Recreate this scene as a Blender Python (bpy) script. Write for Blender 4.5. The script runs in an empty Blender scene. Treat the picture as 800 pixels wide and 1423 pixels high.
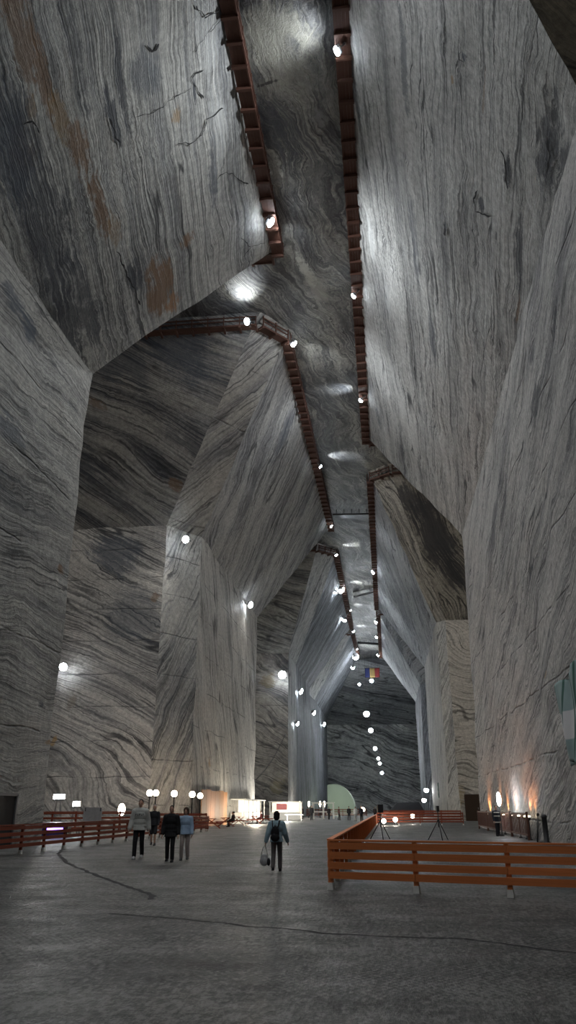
import bpy, math, random
from mathutils import Vector, Matrix, noise
rnd = random.Random(7)
SC = bpy.context.scene
COL = SC.collection

# ------------------------------------------------------------------ camera
IMW, IMH, FOC, VPX, VPY, EYE = 800, 1423, 1050.0, 539.0, 1122.0, 1.62
_a = Vector(((VPX - IMW / 2) / FOC, -(VPY - IMH / 2) / FOC, -1)).normalized()   # hall axis seen by the camera
_up = Vector((1, 0, 0)).cross(_a).normalized()
if _up.y < 0: _up = -_up
_x = _a.cross(_up)
ROT = Matrix((_x, _a, _up))                       # camera -> world
CAMO = Vector((0, 0, EYE))
cd = bpy.data.cameras.new('camera'); cam = bpy.data.objects.new('camera', cd); COL.objects.link(cam)
cd.sensor_fit = 'VERTICAL'; cd.sensor_height = 36; cd.lens = 36 * FOC / IMH; cd.clip_end = 600; cd.clip_start = .05
cam.matrix_world = Matrix.Translation(CAMO) @ ROT.to_4x4()
SC.camera = cam

# ------------------------------------------------------------------ world, exposure
w = bpy.data.worlds.new('world'); SC.world = w; w.use_nodes = True
w.node_tree.nodes['Background'].inputs[0].default_value = (.55, .6, .7, 1)
w.node_tree.nodes['Background'].inputs[1].default_value = .02
vs = SC.view_settings
vs.view_transform = 'Standard'; vs.look = 'None'; vs.exposure = 1.08; vs.gamma = 1; vs.use_curve_mapping = False
SC.cycles.max_bounces = 8; SC.cycles.diffuse_bounces = 5; SC.cycles.glossy_bounces = 3

LAMP = 1.0           # overall strength of the mine's lamps
COOL = (.93, .97, 1.0); NEUT = (1, .96, .9); WARM = (1, .62, .3)

def at(px, py, ax, v):
    d = ROT @ Vector(((px - IMW / 2) / FOC, -(py - IMH / 2) / FOC, -1))
    return CAMO + d * ((v - CAMO[ax]) / d[ax])
def on(px, py, p0, n):
    d = ROT @ Vector(((px - IMW / 2) / FOC, -(py - IMH / 2) / FOC, -1)); n = Vector(n)
    return CAMO + d * (n.dot(Vector(p0) - CAMO) / n.dot(d))

# ------------------------------------------------------------------ helpers
def tag(o, label=None, cat=None, group=None, kind=None):
    if label: o['label'] = label
    if cat: o['category'] = cat
    if group: o['group'] = group
    if kind: o['kind'] = kind
    return o
def empty(name, loc=(0, 0, 0), rz=0, label=None, cat=None, group=None):
    o = bpy.data.objects.new(name, None); COL.objects.link(o); o.location = loc; o.rotation_euler = (0, 0, rz)
    o.empty_display_size = .1
    return tag(o, label, cat, group)
def link(name, me, parent=None, loc=None, rot=None):
    o = bpy.data.objects.new(name, me); COL.objects.link(o)
    if parent: o.parent = parent
    if loc is not None: o.location = loc
    if rot is not None: o.rotation_euler = rot
    return o

class MB:
    def __init__(s): s.v = []; s.f = []; s.m = []; s.sm = []
    def add(s, vs, fs, m=0, smooth=False):
        b = len(s.v); s.v += [tuple(p) for p in vs]; s.f += [tuple(b + i for i in f) for f in fs]
        s.m += [m] * len(fs); s.sm += [smooth] * len(fs); return s
    def box(s, c, sz, rot=None, m=0, taper=1.0):
        hx, hy, hz = sz[0] / 2, sz[1] / 2, sz[2] / 2
        ps = [Vector((x * hx * (taper if z > 0 else 1), y * hy * (taper if z > 0 else 1), z * hz)) for z in (-1, 1) for y in (-1, 1) for x in (-1, 1)]
        if rot is not None: ps = [rot @ p for p in ps]
        c = Vector(c)
        return s.add([p + c for p in ps], [(0, 2, 3, 1), (4, 5, 7, 6), (0, 1, 5, 4), (2, 6, 7, 3), (0, 4, 6, 2), (1, 3, 7, 5)], m)
    def bar(s, p0, p1, w, h, m=0, up=(0, 0, 1)):
        p0 = Vector(p0); p1 = Vector(p1); d = p1 - p0; L = d.length; d.normalize(); u = Vector(up)
        if abs(d.dot(u)) > .99: u = Vector((1, 0, 0))
        sd = d.cross(u).normalized(); u = sd.cross(d)
        return s.box((p0 + p1) / 2, (w, L, h), Matrix((sd, d, u)).transposed(), m)
    def tube(s, pts, r, n=8, m=0, closed=True, sx=1.0):
        pts = [Vector(p) for p in pts]; rs = r if isinstance(r, (list, tuple)) else [r] * len(pts)
        vs = []; N = len(pts); ref = None
        for i, p in enumerate(pts):
            d = (pts[min(i + 1, N - 1)] - pts[max(i - 1, 0)]).normalized()
            if ref is None:
                ref = Vector((1, 0, 0)) if abs(d.x) < .9 else Vector((0, 1, 0))
            e1 = (ref - d * ref.dot(d)).normalized(); e2 = d.cross(e1); ref = e1
            for k in range(n):
                a = 2 * math.pi * k / n
                vs.append(p + e1 * (rs[i] * sx * math.cos(a)) + e2 * (rs[i] * math.sin(a)))
        fs = [(i * n + k, i * n + (k + 1) % n, (i + 1) * n + (k + 1) % n, (i + 1) * n + k) for i in range(N - 1) for k in range(n)]
        if closed: fs += [tuple(range(n - 1, -1, -1)), tuple((N - 1) * n + k for k in range(n))]
        return s.add(vs, fs, m, True)
    def ell(s, c, r, n=12, k=8, m=0, rot=None):
        c = Vector(c); r = r if isinstance(r, (list, tuple)) else (r, r, r)
        vs = [Vector((0, 0, -r[2]))]
        for j in range(1, k):
            t = math.pi * j / k
            for i in range(n):
                a = 2 * math.pi * i / n
                vs.append(Vector((r[0] * math.sin(t) * math.cos(a), r[1] * math.sin(t) * math.sin(a), -r[2] * math.cos(t))))
        vs.append(Vector((0, 0, r[2])))
        if rot is not None: vs = [rot @ p for p in vs]
        fs = [(0, 1 + (i + 1) % n, 1 + i) for i in range(n)]
        for j in range(k - 2):
            for i in range(n):
                a = 1 + j * n + i; b = 1 + j * n + (i + 1) % n
                fs.append((a, b, b + n, a + n))
        t = len(vs) - 1; b0 = 1 + (k - 2) * n
        fs += [(t, b0 + i, b0 + (i + 1) % n) for i in range(n)]
        return s.add([p + c for p in vs], fs, m, True)
    def lathe(s, prof, c=(0, 0, 0), n=12, m=0, smooth=True):
        c = Vector(c); vs = []
        for r, z in prof:
            for i in range(n):
                a = 2 * math.pi * i / n; vs.append(c + Vector((r * math.cos(a), r * math.sin(a), z)))
        N = len(prof)
        fs = [(j * n + i, j * n + (i + 1) % n, (j + 1) * n + (i + 1) % n, (j + 1) * n + i) for j in range(N - 1) for i in range(n)]
        fs += [tuple(range(n - 1, -1, -1)), tuple((N - 1) * n + i for i in range(n))]
        return s.add(vs, fs, m, smooth)
    def mesh(s, name, mats):
        me = bpy.data.meshes.new(name); me.from_pydata(s.v, [], s.f)
        for mt in (mats if isinstance(mats, (list, tuple)) else [mats]): me.materials.append(mt)
        me.polygons.foreach_set('material_index', s.m); me.polygons.foreach_set('use_smooth', s.sm); me.update()
        return me
    def build(s, name, mats, parent=None, loc=None, rot=None): return link(name, s.mesh(name, mats), parent, loc, rot)

# ------------------------------------------------------------------ node helper
class NT:
    def __init__(s, name):
        s.mat = bpy.data.materials.new(name); s.mat.use_nodes = True; s.t = s.mat.node_tree; s.n = s.t.nodes; s.l = s.t.links
        s.bsdf = s.n['Principled BSDF']
    def node(s, typ, **kw):
        nd = s.n.new(typ)
        for k, v in kw.items(): setattr(nd, k, v)
        return nd
    def put(s, sock, v):
        if isinstance(v, (int, float)):
            sock.default_value = v if sock.type == 'VALUE' else (v, v, v, 1)[:len(sock.default_value)]
        elif isinstance(v, (tuple, list, Vector)):
            v = tuple(v); L = len(sock.default_value); sock.default_value = (v + (1,))[:L] if len(v) < L else v[:L]
        else: s.l.new(v, sock)
    def m(s, op, a, b=0.0, c=0.0, clamp=False):
        nd = s.node('ShaderNodeMath', operation=op, use_clamp=clamp)
        s.put(nd.inputs[0], a); s.put(nd.inputs[1], b); s.put(nd.inputs[2], c); return nd.outputs[0]
    def dot(s, a, b):
        nd = s.node('ShaderNodeVectorMath', operation='DOT_PRODUCT'); s.put(nd.inputs[0], a); s.put(nd.inputs[1], b); return nd.outputs['Value']
    def xyz(s, x, y, z=0.0):
        nd = s.node('ShaderNodeCombineXYZ'); s.put(nd.inputs[0], x); s.put(nd.inputs[1], y); s.put(nd.inputs[2], z); return nd.outputs[0]
    def noise(s, v, scale, detail=2.0, rough=.5, dist=0.0):
        nd = s.node('ShaderNodeTexNoise'); s.put(nd.inputs['Vector'], v); nd.inputs['Scale'].default_value = scale
        nd.inputs['Detail'].default_value = detail; nd.inputs['Roughness'].default_value = rough; nd.inputs['Distortion'].default_value = dist
        return nd.outputs['Fac']
    def ramp(s, f, stops, interp='LINEAR'):
        nd = s.node('ShaderNodeValToRGB'); s.put(nd.inputs[0], f); cr = nd.color_ramp; cr.interpolation = interp
        while len(cr.elements) < len(stops): cr.elements.new(.5)
        for e, (p, c) in zip(cr.elements, stops):
            e.position = p; e.color = (c, c, c, 1) if isinstance(c, (int, float)) else tuple(c) + (1,)
        return nd.outputs[0]
    def mr(s, v, a, b, c=0.0, d=1.0):
        nd = s.node('ShaderNodeMapRange'); s.put(nd.inputs[0], v)
        for i, k in enumerate((a, b, c, d)): nd.inputs[i + 1].default_value = k
        return nd.outputs[0]
    def mix(s, f, a, b, mode='MIX'):
        nd = s.node('ShaderNodeMix', data_type='RGBA', blend_type=mode)
        s.put(nd.inputs[0], f); s.put(nd.inputs[6], a); s.put(nd.inputs[7], b); return nd.outputs[2]
    def pos(s): return s.node('ShaderNodeNewGeometry').outputs['Position']
    def obj(s): return s.node('ShaderNodeTexCoord').outputs['Object']
    def bump(s, h, strength=.3, dist=.05):
        nd = s.node('ShaderNodeBump'); s.put(nd.inputs['Height'], h); nd.inputs['Strength'].default_value = strength; nd.inputs['Distance'].default_value = dist
        s.l.new(nd.outputs[0], s.bsdf.inputs['Normal'])
    def fin(s, color=None, rough=.7, spec=.3, metal=0.0):
        if color is not None: s.put(s.bsdf.inputs['Base Color'], color)
        s.put(s.bsdf.inputs['Roughness'], rough); s.put(s.bsdf.inputs['Metallic'], metal); s.put(s.bsdf.inputs['Specular IOR Level'], spec)
        return s.mat

def plain(name, col, rough=.6, metal=0.0, spec=.4, var=.18, scale=6.0, bump=0.0):
    t = NT(name); n = t.noise(t.obj(), scale, 4, .6)
    c = t.mix(n, tuple(x * (1 - var) for x in col), tuple(min(1, x * (1 + var)) for x in col))
    if bump: t.bump(n, bump, .02)
    return t.fin(c, rough, spec, metal)
def glow(name, col, strength):
    t = NT(name); t.put(t.bsdf.inputs['Emission Color'], col); t.bsdf.inputs['Emission Strength'].default_value = strength
    return t.fin(col, .4)
def wood(name, col, rough=.6):
    t = NT(name); p = t.obj(); sx = t.node('ShaderNodeSeparateXYZ'); t.l.new(p, sx.inputs[0])
    v = t.xyz(t.m('MULTIPLY', sx.outputs[0], 30), t.m('MULTIPLY', sx.outputs[1], 1.2), t.m('MULTIPLY', sx.outputs[2], 30))
    n = t.noise(v, 1.0, 5, .6, .4); k = t.noise(p, 1.3, 3)
    oi = t.node('ShaderNodeObjectInfo').outputs['Random']
    c = t.mix(n, tuple(x * .62 for x in col), tuple(x * 1.15 for x in col))
    c = t.mix(t.m('MULTIPLY', t.m('ADD', k, oi), .28), c, tuple(x * .45 for x in col))
    t.bump(n, .2, .01)
    return t.fin(c, rough, .3)

# ------------------------------------------------------------------ banded salt
def salt(name, t_dir, n_dir, f=.45, warp=2.5, wscale=.06, wob=.5, light=(.47, .46, .45), mid=(.3, .305, .315), dark=(.08, .085, .095),
         lo=.36, hi=.62, fine=.5, along=.05, blots=(), seams=0.0, seam_off=0.0, rough=.62, spec=.3, patch=.35, seed=0.0, bump=.5, foldy=1.0, lines=3.0, far=0):
    """t_dir runs along the strata inside the face, n_dir is the face normal; blots = (point, half across, half along, colour, strength)"""
    t = NT(name); P = t.pos(); n = Vector(n_dir).normalized(); td = Vector(t_dir); td = (td - n * td.dot(n)).normalized(); c = n.cross(td)
    s = t.dot(P, tuple(c)); a = t.dot(P, tuple(td))
    V = t.xyz(s, t.m('MULTIPLY', a, foldy), seed)
    w1 = t.m('MULTIPLY', t.m('SUBTRACT', t.noise(V, wscale, 2.0, .45), .5), warp * 2)
    V2 = t.xyz(s, t.m('MULTIPLY', a, .6), seed + 9)
    w2 = t.m('MULTIPLY', t.m('SUBTRACT', t.noise(V2, wscale * 7, 3.0, .55), .5), wob * 2)
    crum = t.mr(t.noise(P, .16, 2.0), .42, .62)                                  # some zones are crumpled, others run straight
    w3 = t.m('MULTIPLY', t.m('MULTIPLY', t.m('SUBTRACT', t.noise(V2, 1.6 if not far else .7, 3.0, .6), .5), .7 if not far else 1.4), crum)
    S = t.m('ADD', s, t.m('ADD', w1, t.m('ADD', w2, w3)))
    B = t.xyz(t.m('MULTIPLY', S, f), t.m('MULTIPLY', a, f * along), seed + 3)
    band = t.noise(B, 1.0, 8.0, .74)
    F = t.xyz(t.m('MULTIPLY', S, f * 8), t.m('MULTIPLY', a, f * along * 3), seed + 5)
    fi = t.mr(t.noise(F, 1.0, 4.0, .7), .38, .62)
    big = t.noise(P, .11, 4.0, .55)
    val = t.m('ADD', band, t.m('MULTIPLY', t.m('SUBTRACT', fi, .5), fine * .17))
    val = t.m('ADD', val, t.m('MULTIPLY', t.m('SUBTRACT', big, .5), patch))
    k = t.mr(val, lo - .02, hi - .06)
    col = t.ramp(k, [(0, dark), (.3, tuple((x + y) / 2 for x, y in zip(mid, dark))), (.5, mid), (.7, tuple((x + y) / 2 for x, y in zip(mid, light))), (1, light)])
    # thin dark strata lines at two spacings, strong in some zones and absent in others
    for fq, wd, sd, am in ((lines, .036, 11, .72), (lines * .37, .017, 17, .75), (lines * .13, .010, 23, .9)):
        ln = t.m('ABSOLUTE', t.m('SUBTRACT', t.noise(t.xyz(t.m('MULTIPLY', S, fq), t.m('MULTIPLY', a, .03), seed + sd), 1.0, 2.0, .5), .5))
        lm = t.m('MULTIPLY', t.mr(ln, wd * .3, wd, 1, 0), t.mr(t.noise(t.xyz(t.m('MULTIPLY', s, .35), t.m('MULTIPLY', a, .12), seed + sd), 1.0, 3, .6), (.38), .56, 0, am * min(1, .5 + fine * .55)))
        col = t.mix(lm, col, tuple(x * .45 for x in dark))
    gr = t.noise(P, 3.0 if not far else 1.2, 6.0, .78)
    col = t.mix(.7, col, t.ramp(gr, [(.3, .25), (.5, .53), (.7, .84)]), 'OVERLAY')
    pit = t.mr(t.noise(t.xyz(t.m('MULTIPLY', S, 1.6), t.m('MULTIPLY', a, .5), seed), 1.0, 4.0, .7), .66, .72)     # scattered dark flakes
    col = t.mix(t.m('MULTIPLY', pit, .55), col, tuple(x * .7 for x in dark))
    for (p, hs, ha, bc, st) in blots:
        p = Vector(p); ds = t.m('DIVIDE', t.m('SUBTRACT', t.m('ADD', s, t.m('MULTIPLY', w2, .6)), p.dot(c)), hs); da = t.m('DIVIDE', t.m('SUBTRACT', a, p.dot(td)), ha)
        r = t.m('ADD', t.m('MULTIPLY', ds, ds), t.m('MULTIPLY', da, da))
        q = t.m('ADD', r, t.m('MULTIPLY', t.m('SUBTRACT', t.noise(V2, 1.0 / max(hs, .35), 6.0, .75), .5), 4.2))
        q = t.m('ADD', q, t.m('MULTIPLY', t.m('SUBTRACT', fi, .5), .7))
        col = t.mix(t.mr(q, .3, .95, st, 0), col, bc)
    h = t.m('ADD', t.m('MULTIPLY', fi, .35), t.m('ADD', t.m('MULTIPLY', band, .8), t.m('MULTIPLY', gr, .9)))
    if seams:
        sx = t.node('ShaderNodeSeparateXYZ'); t.l.new(P, sx.inputs[0])
        zz = t.m('ADD', sx.outputs[2], t.m('MULTIPLY', t.m('SUBTRACT', t.noise(P, .35, 4), .5), .5))
        fr = t.m('FRACT', t.m('DIVIDE', t.m('ADD', zz, 100 * seams + seam_off), seams))
        edge = t.m('MULTIPLY', t.mr(t.m('ABSOLUTE', t.m('SUBTRACT', fr, .5)), 0, .03 * 2.5 / seams, 1, 0), t.mr(t.noise(P, .5, 3), .42, .58))
        col = t.mix(t.m('MULTIPLY', edge, .75), col, (.05, .05, .055)); h = t.m('SUBTRACT', h, t.m('MULTIPLY', edge, 1.5))
    t.bump(h, bump, .12)
    return t.fin(col, rough, spec)

# ------------------------------------------------------------------ rock masses
H = 41.0
def jit(p, amp=.16):
    q = p * .35; v = noise.noise_vector(q) * amp + noise.noise_vector(p * 1.1 + Vector((7, 3, 1))) * amp * .35
    return p + v
def patch(mb, A, B, C, D, m, cell=1.2, amp=.16, skip=None):
    """bilinear quad A B C D (A-B first edge, D-C opposite), gridded and made slightly uneven"""
    A, B, C, D = map(Vector, (A, B, C, D))
    nu = max(1, min(110, int(max((B - A).length, (C - D).length) / cell))); nv = max(1, min(80, int(max((D - A).length, (C - B).length) / cell)))
    vs = [jit(A.lerp(B, i / nu).lerp(D.lerp(C, i / nu), j / nv), amp) for j in range(nv + 1) for i in range(nu + 1)]
    fs = [(j * (nu + 1) + i, j * (nu + 1) + i + 1, (j + 1) * (nu + 1) + i + 1, (j + 1) * (nu + 1) + i) for j in range(nv) for i in range(nu)]
    mb.add(vs, fs, m)
def block(name, top, brk, base, mats, amp=.16):
    """rings of plan points given as (x, y, z); mats = per segment (slope material, wall material)"""
    mb = MB(); ml = []
    def idx(mt):
        if mt not in ml: ml.append(mt)
        return ml.index(mt)
    for i in range(len(top) - 1):
        ms, mw = mats[i]
        cell = 1.2 if min(Vector(top[i]).length, Vector(top[i + 1]).length) < 120 else 2.5
        patch(mb, top[i], top[i + 1], brk[i + 1], brk[i], idx(ms), cell, amp)
        patch(mb, brk[i], brk[i + 1], base[i + 1], base[i], idx(mw), cell, amp)
    me = mb.mesh(name, ml); o = link(name, me); return tag(o, kind='structure')
def ring(pts, z): return [(p[0], p[1], p[2] if len(p) > 2 else z) for p in pts]

BROWN = (.21, .125, .07); OCHRE = (.33, .21, .09); DK = (.06, .066, .08); DKB = (.075, .09, .115); LT = (.6, .62, .62)
nSL = Vector((14.4, 0, -10.9)).normalized()      # left slope normal, facing the hall and down
nSR = Vector((-15.9, 0, -8.75)).normalized()
def pl(px, py): return on(px, py, (-17, 0, 26.6), nSL)
def pr(px, py): return on(px, py, (8, 0, 25.1), nSR)
def pw(px, py, x): return at(px, py, 0, x)
def py_(px, py, y): return at(px, py, 1, y)
def dirn(a, b): return (b - a).normalized()

# --- left, nearest
m_L1s = salt('salt_left_slope', dirn(pl(150, 20), pl(215, 430)), nSL, lines=5.0, f=.55, warp=1.3, wscale=.07, wob=.35, light=(.46, .46, .435), mid=(.29, .295, .29), lo=.32, hi=.62, fine=.75, along=.03,
    blots=[(pl(28, 40), .7, 3, BROWN, .7), (pl(60, 110), .55, 2.0, BROWN, .75), (pl(85, 165), .5, 1.6, OCHRE, .55), (pl(110, 210), .6, 1.8, BROWN, .8), (pl(138, 290), .6, 2.2, BROWN, .75), (pl(160, 320), .5, 1.2, OCHRE, .4),
           (pl(222, 395), 1.3, 2.4, BROWN, .85), (pl(240, 420), .9, .8, (.32, .17, .08), .8), (pl(260, 335), .7, .6, BROWN, .8), (pl(245, 160), .4, .5, OCHRE, .6), (pl(30, 210), .9, 1.2, BROWN, .6), (pl(45, 150), .3, .8, OCHRE, .5),
           (pl(60, 300), 1.8, 6, DK, .75), (pl(110, 430), 1.6, 4, DK, .75), (pl(10, 200), 1.6, 4, DKB, .65), (pl(205, 95), 1.2, 1.5, DKB, .6), (pl(155, 165), .45, 1.8, DK, .85), (pl(185, 385), .7, 1.5, DK, .8),
           (pl(170, 120), .35, 3, DK, .7), (pl(295, 240), .5, 3, DKB, .65), (pl(270, 130), .12, .8, DK, .9), (pl(100, 60), .5, 4, DK, .6), (pl(285, 30), 1.2, 3, LT, .35), (pl(300, 180), 1, 2.5, LT, .35)], seed=1.0, bump=.6)
m_L1w = salt('salt_left_wall', dirn(pw(0, 700, -17), pw(100, 760, -17)), (1, 0, 0), lines=5.0, f=.5, warp=2.0, wscale=.07, wob=.4, light=(.43, .42, .39), mid=(.285, .28, .265), lo=.28, hi=.62, along=.06, fine=.6, seams=4.2, seam_off=1.2,
    blots=[(pw(40, 455, -17), .8, 1.0, DKB, .8), (pw(20, 420, -17), .9, 1.2, DKB, .7), (pw(105, 440, -17), 1.2, .6, DK, .7), (pw(85, 790, -17), .25, .5, BROWN, .8), (pw(70, 1030, -17), .2, .8, OCHRE, .7), (pw(60, 980, -17), .15, .6, DK, .9), (pw(15, 600, -17), .9, 1.5, DKB, .6)], seed=2.0)
L1T = [(-6.1, -45), (-6.1, 45.2), (-70, 45.2)]
L1B = [(-17, -45), (-17, 38.5), (-70, 38.5)]
block('wall_left', ring(L1T, H), ring(L1B, 26.6), ring(L1B, -.3), [(m_L1s, m_L1w), (m_L1w, m_L1w)])

# --- left, second mass across the gallery
nC = Vector((0, -14.6, -9.6)).normalized()
def pc(px, py): return on(px, py, (-20, 65, 26.4), nC)
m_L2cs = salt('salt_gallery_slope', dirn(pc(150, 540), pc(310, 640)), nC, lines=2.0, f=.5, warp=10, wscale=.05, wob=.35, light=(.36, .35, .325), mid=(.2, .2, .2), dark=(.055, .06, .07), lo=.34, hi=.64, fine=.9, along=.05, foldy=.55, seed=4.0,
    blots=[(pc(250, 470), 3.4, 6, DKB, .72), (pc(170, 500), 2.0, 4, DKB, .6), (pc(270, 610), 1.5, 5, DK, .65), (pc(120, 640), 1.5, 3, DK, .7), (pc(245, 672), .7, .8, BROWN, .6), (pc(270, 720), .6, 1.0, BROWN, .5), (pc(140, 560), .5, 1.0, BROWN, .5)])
m_L2cw = salt('salt_gallery_wall', (1, 0, -.45), (0, -1, 0), lines=2.0, f=.55, warp=8, wscale=.075, wob=.3, light=(.47, .445, .41), mid=(.27, .262, .25), dark=(.09, .092, .098), lo=.30, hi=.64, fine=.9, along=.06, foldy=.5, seams=2.9, seam_off=.4, seed=5.0,
    blots=[(py_(160, 670 + 100, 65), 2.2, 3, DKB, .7), (py_(180, 850, 65), 3, 3, DKB, .45), (py_(75, 1030, 65), .6, .25, OCHRE, .8), (py_(258, 1072, 65), .4, .4, OCHRE, .9), (py_(215, 830, 65), .5, .4, BROWN, .6), (py_(100, 975, 65), .8, .4, (.2, .17, .12), .5)])
m_L2hs = salt('salt_hall_slope', dirn(pl(340, 640), pl(395, 500)), nSL, lines=2.0, f=.5, warp=2.6, wscale=.085, wob=.6, light=(.42, .42, .41), mid=(.27, .275, .28), lo=.3, hi=.64, fine=.7, along=.07, seed=6.0,
    blots=[(pl(400, 600), 1.2, 4, DKB, .6), (pl(430, 690), 1.3, 5, DKB, .55), (pl(345, 700), .8, 5, DK, .5)])
m_L2hw = salt('salt_hall_wall', (0, .55, -1), (1, 0, 0), lines=2.0, f=.5, warp=2.2, wscale=.08, wob=.4, light=(.5, .485, .45), mid=(.34, .33, .31), dark=(.14, .14, .14), lo=.24, hi=.64, fine=.7, along=.06, seams=3.4, seed=7.0,
    blots=[(pw(250, 770, -17), .3, 1.2, DK, .6), (pw(330, 780, -17), 1.0, 6, DK, .5), (pw(290, 1060, -17), .3, .5, OCHRE, .6), (pw(300, 1000, -17), .25, .4, OCHRE, .4)])
nCH = Vector((1, -1, -.9)).normalized()
m_L2ch = salt('salt_corner_face', (-.3, -.4, -1), nCH, f=.6, warp=1.2, wscale=.1, light=(.4, .39, .36), mid=(.26, .26, .255), lo=.3, hi=.64, fine=.7, along=.04, seams=3.6, seed=8.0)
L2T = [(-70, 52.9), (-9.0, 53.1), (-6.85, 56.0), (-6.3, 105.5), (-70, 105.5)]
L2B = [(-70, 65), (-19.6, 65), (-17, 68.5), (-17, 102.5), (-70, 102.5)]
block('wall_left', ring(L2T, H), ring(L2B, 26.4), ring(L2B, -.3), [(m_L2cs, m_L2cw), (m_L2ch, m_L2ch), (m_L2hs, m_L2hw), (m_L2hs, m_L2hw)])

# --- left, third and fourth
m_L3cs = salt('salt_third_gallery_slope', (1, 0, -.5), nC, far=1, lines=1.3, f=.4, warp=5.5, wscale=.055, wob=.4, light=(.38, .37, .34), mid=(.24, .24, .235), lo=.34, hi=.64, fine=.8, foldy=.5, seed=14.0)
m_L3cw = salt('salt_third_gallery_wall', (1, 0, -.5), (0, -1, 0), far=1, lines=1.3, f=.5, warp=5, wscale=.07, light=(.4, .38, .34), mid=(.24, .23, .22), lo=.34, hi=.66, fine=.7, seams=3.2, seed=15.0,
    blots=[(py_(370, 945, 128), 1.5, 1.5, (.2, .16, .1), .7), (py_(385, 1090, 128), 2.0, 1.2, (.4, .36, .22), .5)])
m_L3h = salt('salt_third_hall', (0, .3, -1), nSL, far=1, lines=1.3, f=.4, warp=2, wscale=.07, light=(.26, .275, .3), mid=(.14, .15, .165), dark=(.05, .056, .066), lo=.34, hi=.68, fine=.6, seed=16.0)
m_L3ch = salt('salt_third_corner', (0, .2, -1), nCH, far=1, lines=1.3, f=.45, warp=1.5, wscale=.07, light=(.45, .45, .44), mid=(.32, .33, .33), lo=.28, hi=.6, seed=17.0)
L3T = [(-70, 113.8), (-9.2, 114.1), (-6.35, 117.3), (-6.2, 172), (-70, 172)]
L3B = [(-70, 128), (-15.9, 129), (-15.9, 141.5), (-16.3, 171.5), (-70, 171.5)]
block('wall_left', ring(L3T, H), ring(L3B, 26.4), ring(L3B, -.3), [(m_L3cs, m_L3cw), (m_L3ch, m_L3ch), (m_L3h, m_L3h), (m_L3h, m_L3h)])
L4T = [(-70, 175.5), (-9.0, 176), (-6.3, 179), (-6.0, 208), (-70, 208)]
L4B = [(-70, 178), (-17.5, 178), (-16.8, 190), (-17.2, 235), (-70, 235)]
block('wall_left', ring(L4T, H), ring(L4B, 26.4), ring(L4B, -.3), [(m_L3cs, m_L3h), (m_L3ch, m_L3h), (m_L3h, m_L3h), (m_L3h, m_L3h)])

# --- right, nearest
m_R1s = salt('salt_right_slope', dirn(pr(620, 20), pr(640, 560)), nSR, lines=5.0, f=.5, warp=.9, wscale=.09, wob=.45, light=(.5, .505, .49), mid=(.33, .335, .33), dark=(.09, .095, .105), lo=.27, hi=.6, fine=.85, along=.035, seed=21.0, foldy=.5,
    blots=[(pr(668, 285), .22, .45, DK, .95), (pr(620, 315), .13, .35, DK, .95), (pr(690, 330), .1, .5, DK, .85), (pr(705, 240), .35, .9, DK, .85), (pr(720, 350), .35, 2.4, DK, .7), (pr(760, 200), .7, 2.5, DK, .8), (pr(645, 80), .15, .25, DKB, .9), (pr(780, 250), .6, 2, DK, .75),
           (pr(560, 90), .35, 3, DKB, .6), (pr(575, 330), .5, 4, DKB, .5), (pr(600, 470), .5, 3, DKB, .6), (pr(630, 110), .12, .3, OCHRE, .7), (pr(672, 130), .1, 1.5, BROWN, .5), (pr(720, 430), .12, 1, BROWN, .6), (pr(515, 330), .6, 2.5, LT, .5), (pr(525, 580), .4, 2, DKB, .5), (pr(540, 420), .5, 2, LT, .4)], bump=.6)
m_R1w = salt('salt_right_wall', dirn(pw(660, 1000, 8), pw(720, 560, 8)), (-1, 0, 0), lines=5.0, f=.62, warp=1.0, wscale=.11, wob=.45, light=(.46, .45, .43), mid=(.31, .305, .3), dark=(.11, .115, .125), lo=.3, hi=.6, fine=.8, along=.06, seams=3.1, seam_off=.6, seed=22.0,
    blots=[(pw(745, 560, 8), .6, 1.6, DK, .75), (pw(700, 700, 8), .5, 3, DK, .6), (pw(730, 730, 8), .4, 1.5, DK, .7), (pw(770, 440, 8), .4, 1.2, DK, .8), (pw(740, 790, 8), .25, 1.0, DK, .85), (pw(765, 880, 8), .2, .4, DK, .6), (pw(762, 940, 8), .12, .5, (.3, .22, .14), .8), (pw(759, 1055, 8), .1, .4, BROWN, .7), (pw(710, 920, 8), .2, 1.4, DK, .7), (pw(690, 1040, 8), .15, .9, DK, .8), (pw(680, 840, 8), .4, 2, DK, .5), (pw(715, 850, 8), .3, 1.2, DK, .6), (pw(790, 1120, 8), .15, .6, DK, .7), (pw(740, 490, 8), .3, .8, DK, .7)], bump=.7)
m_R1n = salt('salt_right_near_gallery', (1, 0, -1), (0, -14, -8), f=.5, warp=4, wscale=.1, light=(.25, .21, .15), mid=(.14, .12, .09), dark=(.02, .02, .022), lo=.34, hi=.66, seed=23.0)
R1T = [(70, 12.9), (-.7, 12.6), (-.8, 77.2), (70, 77.2)]
R1B = [(70, 21), (8, 21), (8, 67.5), (70, 67.5)]
R1F = [(70, 21), (8, 21), (7.75, 70.5), (70, 70.5)]
block('wall_right', ring(R1T, H), ring(R1B, 25.1), ring(R1F, -.3), [(m_R1n, m_R1n), (m_R1s, m_R1w), (m_R1w, m_R1w)])
# the mass on the right behind the camera
R0T = [(-.7, -45), (-.7, 0), (70, 0)]; R0B = [(8, -45), (8, -8), (70, -8)]
block('wall_right', ring(R0T, H), ring(R0B, 25.1), ring(R0B, -.3), [(m_R1s, m_R1w), (m_R1w, m_R1w)])

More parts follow.
